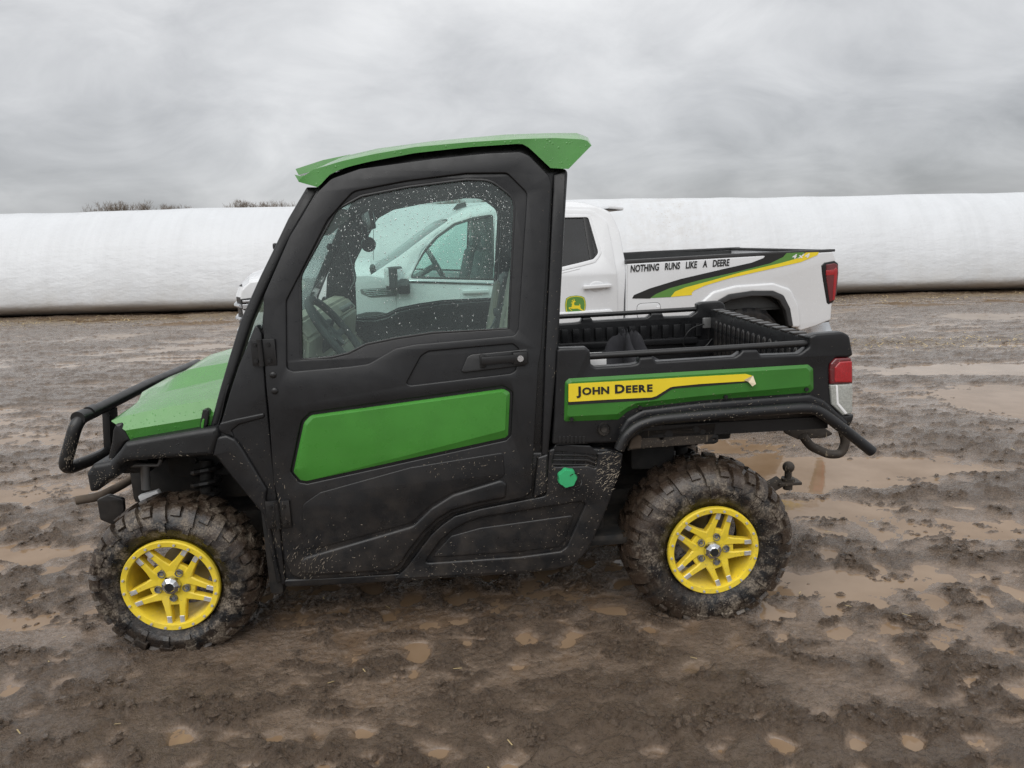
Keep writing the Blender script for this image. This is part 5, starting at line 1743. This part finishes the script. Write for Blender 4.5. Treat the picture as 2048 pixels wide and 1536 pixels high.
# --- doors and cab side
RW_T = [P_(1000, 428), P_(1120, 429), P_(1180, 430) + (.03,), P_(1203, 506) + (.05,), P_(1190, 524) + (.05,), P_(1160, 532), P_(1122, 541), P_(1006, 560)]
FW_T = [P_(820, 557) + (.02,), P_(845, 504), P_(873, 472) + (.05,), P_(908, 447) + (.08,), P_(945, 435), P_(978, 430), P_(986, 430) + (.02,), P_(992, 561) + (.01,)]
rd = [P_(994, 421), P_(1100, 418), P_(1183, 420) + (.06,), P_(1214, 442) + (.08,), P_(1222, 480), P_(1234, 550), P_(1236, 640), ('L', X_(1230, 640), zb, .04), ('L', x_rdoor0 + .01, zb, .02)]
CAB = [P_(739, 552) + (.04,), P_(800, 512), P_(858, 468), P_(896, 442) + (.1,), P_(932, 425), P_(978, 417), P_(1100, 411), P_(1192, 413) + (.05,), P_(1224, 427) + (.07,), P_(1240, 462), P_(1252, 525), P_(1250, 600), ('L', x_gap - .012, zb, .01), ('L', x_fdoor0 - .05, zb), P_(740, 640)]
def shrink(P, d):
    c = np.array([p[1:3] for p in P], float)
    ar = sum(c[i - 1][0] * c[i][1] - c[i][0] * c[i - 1][1] for i in range(len(c)))
    sg = 1 if ar > 0 else -1
    out = []
    n = len(c)
    for i in range(n):
        t = c[(i + 1) % n] - c[i - 1]
        t /= np.linalg.norm(t)
        nn = np.array([-t[1], t[0]]) * sg
        q = c[i] + nn * d
        out.append(('L', q[0], q[1]) + tuple(P[i][3:4]))
    return out
T.plate('cab_side', CAB, .014, .08, .012, M['white_paint'], mirror=True, r=.015, holes=[shrink(FW_T, -.012), shrink(RW_T, -.012)])
rd_n, rd_f = T.plate('rear_door', rd, .0, .05, .006, M['white_paint'], mirror=True, r=.02, holes=[RW_T])
fd = [P_(799, 560) + (.03,), P_(822, 540), P_(858, 482) + (.05,), P_(900, 446) + (.1,), P_(940, 428), P_(978, 422), P_(989, 421) + (.02,), P_(988, 600), ('L', x_rdoor0 - .004, zb, .02), ('L', x_fdoor0 + .01, zb, .04)]
fd_n, fd_f = T.plate('front_door', fd, .0, .05, .006, M['white_paint'], mirror=True, r=.02, holes=[FW_T])
T.plate('window_trim', shrink(RW_T, -.004), -.006, .012, .004, M['white_paint'], parent=rd_n, mirror=rd_f, holes=[shrink(RW_T, .030)], r=.02)
T.plate('window_seal', shrink(RW_T, .028), .004, .014, .003, M['black_gloss'], parent=rd_n, mirror=rd_f, holes=[shrink(RW_T, .042)], r=.02)
T.plate('window_pane', shrink(RW_T, .022), .012, .005, 0, M['glass_dark'], parent=rd_n, mirror=rd_f, r=.02)
dv = [P_(1166, 432), P_(1176, 432), P_(1192, 522), P_(1181, 524)]
T.plate('window_divider', dv, .004, .014, .002, M['black_gloss'], parent=rd_n, mirror=rd_f, r=.004)
T.plate('window_seal', shrink(FW_T, -.002), .002, .016, .003, M['black_gloss'], parent=fd_n, mirror=fd_f, holes=[shrink(FW_T, .022)], r=.02)
T.plate('window_pane', shrink(FW_T, .012), .012, .005, 0, M['glass_clear'], parent=fd_n, mirror=fd_f, r=.02)
T.plate('belt_trim', [P_(800, 561), P_(822, 560), P_(990, 565), P_(990, 571), P_(824, 566), P_(802, 564)], -.006, .014, .003, M['chrome'], parent=fd_n, mirror=fd_f, r=.003)
T.plate('belt_trim', [P_(994, 565), P_(1122, 544), P_(1160, 535), P_(1160, 538), P_(1122, 547), P_(994, 571)], -.004, .014, .003, M['white_paint'], parent=rd_n, mirror=rd_f, r=.003)
# character line: a raised lower body panel on doors and bed
for nm, xs_, par, parf in (('door_crease', (x_fdoor0 + .05, x_rdoor0 - .05), fd_n, fd_f), ('door_crease', (x_rdoor0 + .05, X_(1226, 640)), rd_n, rd_f)):
    T.plate(nm, [('L', xs_[0], .86, .05), ('L', xs_[1], .88, .05), ('L', xs_[1], .60, .03), ('L', xs_[0], .60, .03)], -.016, .03, .015, M['white_paint'], parent=par, mirror=parf, r=.03)
# door handles
for par, parf, c0, c1 in ((rd_n, rd_f, (1167, 575), (1223, 571)), (fd_n, fd_f, (925, 584), (978, 582))):
    bm = bmesh.new()
    a, b = Vector(TS(*c0, -.03)), Vector(TS(*c1, -.03))
    d = b - a
    add_box(bm, (a + b) / 2, (d.length, .022, .036), Matrix.Rotation(-math.atan2(d.z, d.x), 3, 'Y'), .010, 3)
    for q in (a.lerp(b, .10), a.lerp(b, .86)):
        add_box(bm, q + Vector((0, .018, 0)), (.035, .03, .03), bevel=.008)
    o = obj('door_handle', bm, M['white_paint'], par, 40)
    obj('door_handle', mirror_mesh(o.data), M['white_paint'], parf, 40)
    cup = bmesh.new()
    k_ = bmesh.ops.create_uvsphere(cup, u_segments=24, v_segments=10, radius=1)
    for w in cup.verts:
        w.co = Vector((w.co.x * .075, w.co.y * .006, w.co.z * .05)) + (a + b) / 2 + Vector((0, .030, 0))
    obj('handle_cup', cup, M['grey_metal'] if False else M['white_paint'], par, 60)
# --- front fender, hood, nose
FEN_T = [P_(480, 597) + (.02,), P_(482, 580) + (.04,), P_(500, 563), P_(560, 556), P_(640, 552), P_(735, 549) + (.02,), P_(791, 556) + (.02,), ('L', x_fdoor0 - .004, zb, .02), ('L', xf + .54, zb, .02)] + \
        [('L', xf + .50 * math.cos(t), WZ + .52 * math.sin(t)) for t in np.linspace(.15, math.pi - .15, 12)] + [('L', xf - .54, .56, .03), ('L', x_nose + .06, .56, .03)]
fen_n, fen_f = T.plate('front_fender', FEN_T, .0, .10, .016, M['white_paint'], mirror=True, r=.01, bend=False, res=3)
T.plate('fender_vent', [P_(720, 578, 0) + (.01,), P_(793, 574) + (.006,), P_(793, 592), P_(742, 595) + (.02,), P_(722, 587) + (.02,)], -.006, .02, .004, M['grey_metal'], parent=fen_n, mirror=fen_f, r=.008)
for k in range(4):
    T.plate('vent_bar', [P_(726 + k * 3, 580 + k * 3.6), P_(791, 576.6 + k * 3.6), P_(791, 578.2 + k * 3.6), P_(726 + k * 3, 581.6 + k * 3.6)], -.010, .01, .001, M['chrome'], parent=fen_n, mirror=fen_f, r=.001)
T.plate('arch_trim', [('L', xf + .53 * math.cos(t), WZ + .55 * math.sin(t)) for t in np.linspace(.1, math.pi - .1, 16)] + [('L', xf + .47 * math.cos(t), WZ + .49 * math.sin(t)) for t in np.linspace(math.pi - .1, .1, 16)], -.014, .05, .006, M['arch'], parent=fen_n, mirror=fen_f, r=.005, bend=False)
hx = np.linspace(0, 1, 14)
edge = resample([TS(484, 580, .05), TS(500, 563, .06), TS(560, 556, .08), TS(640, 552, .08), TS(742, 549, .10)], 14)
rows = []
for k, q in enumerate(edge):
    t = k / 13
    up = .035 + .06 * smooth(0, .5, np.array(t))
    prof = [(q[0], q[1], q[2] - .01), (q[0] - .01, q[1] + .10, q[2] + up * .55), (q[0] - .03 * (1 - t), q[1] + .24, q[2] + up * .80), (q[0] - .05 * (1 - t), q[1] + .34, q[2] + up * 1.15), (q[0] - .10 * (1 - t), 0, q[2] + up * 1.35)]
    rows.append([tuple(p_) for p_ in prof] + [(p_[0], -p_[1], p_[2]) for p_ in prof[-2::-1]])
bm = loft(rows)
f0 = rows[0]
bm_l = loft([f0, [(p_[0] - .02, p_[1] * .99, p_[2] - .10) for p_ in f0]])
tmpm = bpy.data.meshes.new('t'); bm_l.to_mesh(tmpm); bm_l.free(); bm.from_mesh(tmpm)
bmesh.ops.recalc_face_normals(bm, faces=bm.faces)
obj('hood', bm, M['white_paint'], trk, 25)
plan = [(x_nose + .10, -TH + .02), (x_nose + .02, -TH + .06), (x_nose - .05, -TH + .22), (x_nose - .09, -.35), (x_nose - .10, 0)]
plan = plan + [(x, -y) for x, y in plan[-2::-1]]
zl = TS(482, 598, .02)[2]
def strip(name, z0, z1, dx0, dx1, mat, smooth_=40):
    bm = loft([[(x + dx0, y, z0) for x, y in plan], [(x + dx1, y, z1) for x, y in plan]])
    bmesh.ops.recalc_face_normals(bm, faces=bm.faces)
    return obj(name, bm, mat, trk, smooth_)
strip('nose_lip', zl + .01, zl + .10, -.005, .03, M['white_paint'])
grille = strip('grille', .60, zl + .01, .01, .0, M['black_gloss'])
for k in range(4):
    z = .70 + k * (zl - .74) / 3.2
    pts_ = [(x - .012, y, z) for x, y in plan[1:-1]]
    obj('grille_bar', tube_mesh(pts_, .017, seg=8, corner=.03), M['chrome'], grille)
strip('front_bumper', .36, .60, -.03, -.05, M['chrome'])
hl_n, hl_f = T.plate('headlamp', [P_(481, 598), P_(530, 592), P_(530, 624), P_(494, 623) + (.01,), P_(484, 618)], -.006, .04, .006, M['black_gloss'], mirror=True, bend=False, r=.006)
for y0, y1 in ((601, 605), (609, 618)):
    T.plate('lamp_lens', [P_(485, y0), P_(528, y0 - 4), P_(528, y1 - 3), P_(486, y1)], -.010, .01, .002, M['chrome'], parent=hl_n, mirror=hl_f, bend=False, r=.002)
# --- roof, glass
RT = resample([TS(896, 442, .02), TS(932, 425, .02), TS(978, 417, .02), TS(1100, 411, .02), TS(1192, 413, .02), TS(1222, 425, .02)], 16)
rows = []
for k, q in enumerate(RT):
    e = min(1, min(k, 15 - k) / 3)
    up = .03 + .045 * e
    prof = [(q[0], q[1], q[2] - .02), (q[0], q[1] + .05, q[2] + up * .35), (q[0], q[1] + .16, q[2] + up * .7), (q[0], 0, q[2] + up)]
    rows.append([tuple(p_) for p_ in prof] + [(p_[0], -p_[1], p_[2]) for p_ in prof[-2::-1]])
bm = loft(rows)
bmesh.ops.recalc_face_normals(bm, faces=bm.faces)
troof = obj('roof', bm, M['white_paint'], trk, 40)
fin = [P_(904, 434, .6), P_(912, 419, .6) + (.01,), P_(931, 412, .6), P_(932, 424, .6)]
q = TS(905, 430, .75)
bm = bmesh.new()
prof = [(0, 0), (.05, .055), (.14, .075), (.15, 0)]
A = [bm.verts.new((q[0] + x, q[1] - .02, RT[2][2] + .05 + z)) for x, z in prof]
Bv = [bm.verts.new((q[0] + x, q[1] + .02, RT[2][2] + .05 + z)) for x, z in prof]
bm.faces.new(A); bm.faces.new(Bv[::-1])
for k in range(4):
    bm.faces.new((A[k], Bv[k], Bv[(k + 1) % 4], A[(k + 1) % 4]))
bmesh.ops.recalc_face_normals(bm, faces=bm.faces)
obj('roof_fin', bm, M['arch'], troof, 30)
sp_ = TS(1235, 424, .12)
bm = bmesh.new()
add_box(bm, (sp_[0] - .02, 0, RT[-1][2] + .045), (.16, 2 * TH - .62, .03), Matrix.Rotation(R(8), 3, 'Y'), .012)
obj('roof_spoiler', bm, M['white_paint'], troof, 40)
def pane(name, line, mat):
    rows = [[(q[0] - .05 * (1 - (y / abs(q[1])) ** 2) * (1 if name == 'windscreen' else 0), y, q[2] + .03 * (1 - (y / abs(q[1])) ** 2)) for y in np.linspace(q[1], -q[1], 9)] for q in line]
    bm = loft(rows)
    bmesh.ops.recalc_face_normals(bm, faces=bm.faces)
    return obj(name, bm, mat, trk, 60)
pane('windscreen', [TS(744, 550, .06), TS(800, 513, .05), TS(858, 470, .04), TS(898, 443, .03)], M['glass_clear'])
pane('rear_window', [TS(1243, 520, .06), TS(1232, 470, .05), TS(1222, 432, .04)], M['glass_dark'])
bm = bmesh.new()
q = TS(742, 552, .10)
add_box(bm, (q[0] + .05, 0, q[2] - .01), (.22, 2 * TH - .22, .03), bevel=.008)
obj('cowl', bm, M['arch'], trk)
wp = [np.array([q[0] + .02, y, q[2] + .03]) for y in (-.62, .05)]
obj('wiper', tube_mesh([wp[0], wp[0] + [.05, .25, .03], wp[0] + [.08, .6, .04]], .010, seg=6), M['arch'], trk)
obj('wiper', tube_mesh([wp[1], wp[1] + [.05, .25, .03], wp[1] + [.08, .6, .04]], .010, seg=6), M['arch'], trk)
obj('aerial', tube_mesh([TS(747, 520, 1.5), TS(747, 460, 1.5)], .003, seg=5), M['arch'], trk)
# interior
bm = bmesh.new()
q = TS(830, 560, .3)
add_box(bm, (q[0] - .05, 0, q[2] - .09), (.5, 1.7, .18), Matrix.Rotation(R(6), 3, 'Y'), .05)
obj('dashboard', bm, M['interior'], trk)
swr = [(.18 * math.cos(a), .18 * math.sin(a), 0) for a in np.linspace(0, 6.28, 28, endpoint=False)]
bm = tube_mesh(swr, .016, True, 8, .002)
add_box(bm, (0, 0, -.01), (.32, .05, .02))
add_cyl(bm, (0, 0, -.12), (0, 0, 1), .03, .24, 10)
c = Vector(TS(872, 530, .45))
bmesh.ops.transform(bm, matrix=Matrix.Translation(c) @ Matrix.Rotation(R(62), 4, 'Y'), verts=bm.verts)
obj('steering_wheel', bm, M['interior'], trk)
for x_px, yy in ((955, -.42), (955, .42), (1105, -.42), (1105, .42)):
    x = X_(x_px, 560)
    bm = box_bm((x + .10, yy, 1.14), (.14, .52, .66), Matrix.Rotation(R(14), 3, 'Y'), .05, 3)
    add_box(bm, (x + .20, yy, 1.56), (.09, .28, .16), Matrix.Rotation(R(14), 3, 'Y'), .03, 3)
    add_box(bm, (x - .2, yy, .84), (.5, .52, .16), bevel=.04)
    obj('seat', bm, M['seat_dark'], trk)
obj('cabin_floor', box_bm((X_(1010, 600), 0, .62), (2.6, 1.7, .06)), M['interior'], trk)
# mirror
mo = Vector(TS(793, 555, -.13))
bm = box_bm(mo + Vector((-.02, 0, 0)), (.10, .26, .19), Matrix.Rotation(R(-16), 3, 'Z'), .025, 3)
mn = obj('wing_mirror', bm, M['arch'], fd_n)
obj('mirror_cap', box_bm(mo + Vector((-.055, -.005, .01)), (.05, .245, .165), Matrix.Rotation(R(-16), 3, 'Z'), .025, 3), M['white_paint'], fd_n)
obj('mirror_glass', box_bm(mo + Vector((.033, .01, 0)), (.004, .21, .15), Matrix.Rotation(R(-16), 3, 'Z'), .001, 1), M['chrome'], fd_n)
ma = Vector(TS(808, 582, -.03))
bm = bmesh.new()
add_box(bm, (mo + ma) / 2 + Vector((.03, .05, -.02)), (.11, .16, .10), Matrix.Rotation(R(20), 3, 'X'), .025, 3)
obj('mirror_arm', bm, M['arch'], fd_n)
bmf = bmesh.new()
add_box(bmf, (mo.x, -mo.y, mo.z), (.10, .26, .19), bevel=.025)
add_box(bmf, (mo.x + .03, -mo.y - .14, mo.z - .08), (.1, .14, .09), bevel=.02)
obj('wing_mirror', bmf, M['grey_metal'], fd_f)
# --- tail lamp and bumper
HOUS = [P_(1642, 531) + (.01,), P_(1647, 525) + (.01,), P_(1667, 521), P_(1676, 527) + (.01,), P_(1677, 545), P_(1673, 590), P_(1666, 605) + (.01,), P_(1657, 609) + (.008,), P_(1653, 606), P_(1644, 552)]
tl_n, tl_f = T.plate('tail_lamp', HOUS, -.006, .10, .012, M['black_gloss'], mirror=True, bend=False, r=.01)
LENS = [P_(1651, 529), P_(1668, 526), P_(1675, 530) + (.008,), P_(1675.5, 546), P_(1671.5, 588), P_(1665, 602) + (.008,), P_(1658, 604), P_(1651, 552)]
T.plate('red_lens', LENS, -.010, .07, .008, M['lens_darkred'], parent=tl_n, mirror=tl_f, bend=False, r=.004)
T.plate('light_bar', [P_(1651, 541), P_(1667, 539), P_(1671, 534) + (.01,), P_(1674, 540), P_(1668, 600), P_(1664, 600), P_(1667, 550), P_(1651, 551)], -.013, .03, .003, M['lens_red'], parent=tl_n, mirror=tl_f, bend=False, r=.003)
bp = [(x_tail - .30, -TH + .05), (x_tail - .05, -TH + .03), (x_tail + .10, -TH + .10), (x_tail + .14, -TH + .30), (x_tail + .15, 0)]
bp = bp + [(x, -y) for x, y in bp[-2::-1]]
zbt = TS(1672, 646, .1)[2]
def bstrip(name, z0, z1, d0, d1, mat):
    bm = loft([[(x + d0, y, z0) for x, y in bp], [(x + d1, y, z1) for x, y in bp]])
    bmesh.ops.recalc_face_normals(bm, faces=bm.faces)
    return obj(name, bm, mat, trk, 40)
bstrip('rear_bumper', zbt - .13, zbt + .02, .02, -.05, M['chrome'])
bm = bmesh.new()
vv_ = [bm.verts.new((x - .045, y, zbt + .035)) for x, y in bp]
bm.faces.new(vv_)
ww_ = [bm.verts.new((x - .040, y, zbt + .018)) for x, y in bp]
for k in range(len(bp) - 1):
    bm.faces.new((vv_[k], vv_[k + 1], ww_[k + 1], ww_[k]))
bmesh.ops.recalc_face_normals(bm, faces=bm.faces)
obj('bumper_step', bm, M['arch'], trk, 40)
bstrip('bumper_valance', zbt - .30, zbt - .14, -.05, -.02, M['arch'])
# fuel door
fdp = [P_(1273, 607) + (.05,), P_(1321, 604) + (.05,), P_(1322, 638) + (.04,), P_(1300, 642) + (.05,), P_(1274, 638) + (.05,)]
T.plate('fuel_door_gap', fdp, -.001, .01, 0, M['arch'], parent=bed_tn, r=.04, bend=False)
T.plate('fuel_door', shrink(fdp, .005), -.003, .012, .002, M['white_paint'], parent=bed_tn, r=.04, bend=False)
T.plate('fuel_tab', [P_(1313, 612), P_(1320, 612), P_(1320, 619), P_(1313, 619)], -.010, .02, .004, M['white_paint'], parent=bed_tn, r=.008, bend=False)
# --- stripes, emblem and lettering
def decal(name, pts, mat, v, parent, **k):
    return T.plate(name, [P_(*p) for p in pts], v, .003, 0, mat, parent=parent, r=.004, bend=False, smooth=0, **k)
decal('black_stripe', [(1264, 597), (1268, 590), (1299, 577), (1361, 558), (1455, 536), (1502, 525), (1523, 516), (1526, 512), (1522, 509), (1512, 508), (1567, 506), (1562, 515), (1540, 527), (1480, 543), (1400, 561), (1340, 577), (1312, 589), (1300, 597)], M['black_print'], -.0025, bed_tn)
decal('green_stripe', [(1300, 596), (1312, 588), (1340, 576), (1400, 560), (1480, 542), (1540, 526), (1562, 514), (1568, 506), (1604, 504), (1596, 514), (1560, 527), (1480, 546), (1415, 564), (1370, 576), (1350, 584), (1341, 594)], M['green_print'], -.0030, bed_tn)
decal('yellow_stripe', [(1341, 594), (1350, 583), (1370, 575), (1415, 563), (1480, 545), (1560, 526), (1590, 517), (1602, 510), (1606, 505), (1632, 504), (1630, 510), (1600, 524), (1540, 538), (1460, 556), (1410, 571), (1388, 581), (1383, 586), (1384, 590)], M['yellow_print'], -.0035, bed_tn)
put_text(TRK, bed_tn, 'slogan', [('NOTHING ', 1), ('RUNS ', 1), ('LIKE ', 1), ('A ', 1), ('DEERE', 1)], (1261, 544), (1459, 531), -.004, 14.0, M['black_print'], shear=.10, offset=.026, wgap=.85)
put_text(TRK, bed_tn, 'badge_lettering', [('4', 1), ('x', 1), ('4', 1)], (1584, 517), (1619, 515), -.0045, 8.5, M['white_print'], shear=.25, offset=.03)
EM = [(450, 510), (560, 452), (740, 430), (880, 450), (955, 485), (990, 580), (1003, 690), (990, 800), (955, 900), (860, 960), (740, 990), (600, 990), (470, 955), (430, 850), (415, 700), (430, 590)]
EM = [(1100 + x / 13.96, 560 + y / 13.96) for x, y in EM]
ec = np.mean(EM, axis=0)
def sc_(k):
    return [tuple(ec + (np.array(p) - ec) * k) for p in EM]
decal('emblem', EM, M['green_print'], -.0025, rd_n)
T.plate('emblem_line', [P_(*p) for p in sc_(.945)], -.0030, .003, 0, M['yellow_print'], parent=rd_n, r=.004, bend=False, smooth=0, holes=[[P_(*p) for p in sc_(.885)]])
DEER = [(580, 650), (590, 632), (640, 618), (640, 600), (585, 582), (625, 574), (630, 540), (645, 580), (668, 590), (660, 540), (665, 515), (685, 560), (690, 595), (720, 590), (700, 615), (672, 625), (672, 690), (690, 712), (810, 712), (825, 700), (810, 660), (830, 675), (848, 712), (840, 730), (860, 800), (905, 825), (945, 885), (925, 895), (890, 850), (830, 825), (760, 795), (700, 800), (660, 805), (590, 800), (570, 785), (545, 785), (580, 825), (625, 858), (600, 862), (545, 815), (515, 775), (540, 760), (600, 755), (612, 690), (620, 655)]
T.plate('emblem_deer', [P_(1100 + x / 13.96, 560 + y / 13.96) for x, y in DEER], -.0030, .003, 0, M['yellow_print'], parent=rd_n, r=0, bend=False, smooth=0)
put_text(TRK, rd_n, 'door_lettering', [('J', 1.15), ('O', 1), ('H', 1), ('N ', 1), ('D', 1.15), ('E', 1), ('E', 1), ('R', 1), ('E', 1)], (1116, 649), (1194, 644), -.0025, 7.0, M['black_print'], offset=.0)

# ================================================================== mud splashed up the near side of the utility vehicle
bpy.context.view_layer.update()
dg = bpy.context.evaluated_depsgraph_get()
inv = UTV.matrix().inverted()
OKN = ('door', 'door_skin', 'door_sweep', 'door_crease', 'side_panel', 'side_skin', 'pocket_step', 'sill', 'cowl_panel', 'arch_flare', 'rear_pillar', 'pillar_foot', 'bed_side', 'rear_fender', 'guard_tube', 'bull_bar', 'hinge', 'green_panel', 'corner_guard', 'front_fender', 'tail_lamp', 'cab_frame', 'louvre_slat', 'bed_frame_rail', 'bed_rail', 'wheel', 'tyre')
ZONES = [(578, 1085, 660, 1158, 110, 62, 26, .030), (528, 960, 578, 1160, 110, 72, 24, .024), (600, 1030, 1060, 1158, 120, 25, 60, .011), (1086, 380, 1126, 905, 60, 60, 50, .012), (1194, 905, 1246, 985, 230, 28, 16, .026),
         (1090, 940, 1200, 1000, 110, 20, 60, .010), (1250, 790, 1640, 850, 230, 20, 50, .011), (1640, 700, 1700, 840, 46, 50, 40, .011), (122, 850, 152, 950, 130, 70, 30, .018), (620, 1120, 1150, 1170, 170, 15, 50, .012),
         (1040, 1000, 1200, 1130, 110, 70, 40, .012), (1120, 740, 1640, 845, 80, 40, 60, .007), (1630, 810, 1750, 905, 60, 30, 60, .010), (430, 870, 560, 1000, 60, 30, 70, .009), (850, 900, 1010, 960, 60, 30, 70, .014), (1060, 900, 1100, 1000, 90, 55, 30, .018),
         (1255, 850, 1440, 900, 200, 30, 70, .008), (240, 900, 430, 930, 90, 10, 60, .010), (172, 930, 240, 985, 70, 20, 60, .010), (245, 1080, 440, 1268, 60, 0, 90, .005), (1335, 1010, 1530, 1195, 60, 0, 90, .005), (1250, 930, 1595, 1245, 520, 60, 60, .013), (190, 1000, 520, 1300, 200, 40, 70, .010), (1290, 1190, 1540, 1245, 200, 60, 40, .014), (1490, 960, 1590, 1220, 160, 60, 50, .012)]
bm = bmesh.new()
rz = random.Random(11)
for (ax, ay, bx, by, cnt, ang, spr, ln) in ZONES:
    for _ in range(cnt):
        px, py = (ax + bx) / 2 + rz.gauss(0, .30) * (bx - ax), (ay + by) / 2 + rz.gauss(0, .30) * (by - ay)
        d = Vector(ray(px, py)).normalized()
        hit, loc, nrm, idx_, ob, _m = SC.ray_cast(dg, Vector(CAMP), d)
        if not hit or ob.name.split('.')[0] not in OKN:
            continue
        l = inv @ loc
        n = (inv.to_3x3() @ nrm).normalized()
        if n.y > 0:
            n = -n
        a = R(ang + rz.uniform(-spr, spr))
        t = Vector((math.cos(a), 0, math.sin(a)))
        t = (t - n * t.dot(n)).normalized()
        s_ = n.cross(t)
        L_ = ln * rz.uniform(.15, 1.0) ** 1.5
        w_ = rz.uniform(.0004, .0012)
        if rz.random() < .25:
            L_, w_ = rz.uniform(.002, .004), rz.uniform(.0008, .0017)
        c = l + n * .0012
        v_ = [bm.verts.new(c + t * L_ * f + s_ * w_ * g + n * h) for f, g, h in ((-.5, 0, 0), (-.1, -1, 0), (.5, 0, 0), (-.1, 1, 0), (-.05, 0, .0012))]
        for k in range(4):
            bm.faces.new((v_[k], v_[(k + 1) % 4], v_[4]))
bmesh.ops.recalc_face_normals(bm, faces=bm.faces)
sp = obj('mud_splash', bm, M['splash'], utv, 0)
sp['kind'] = 'stuff'
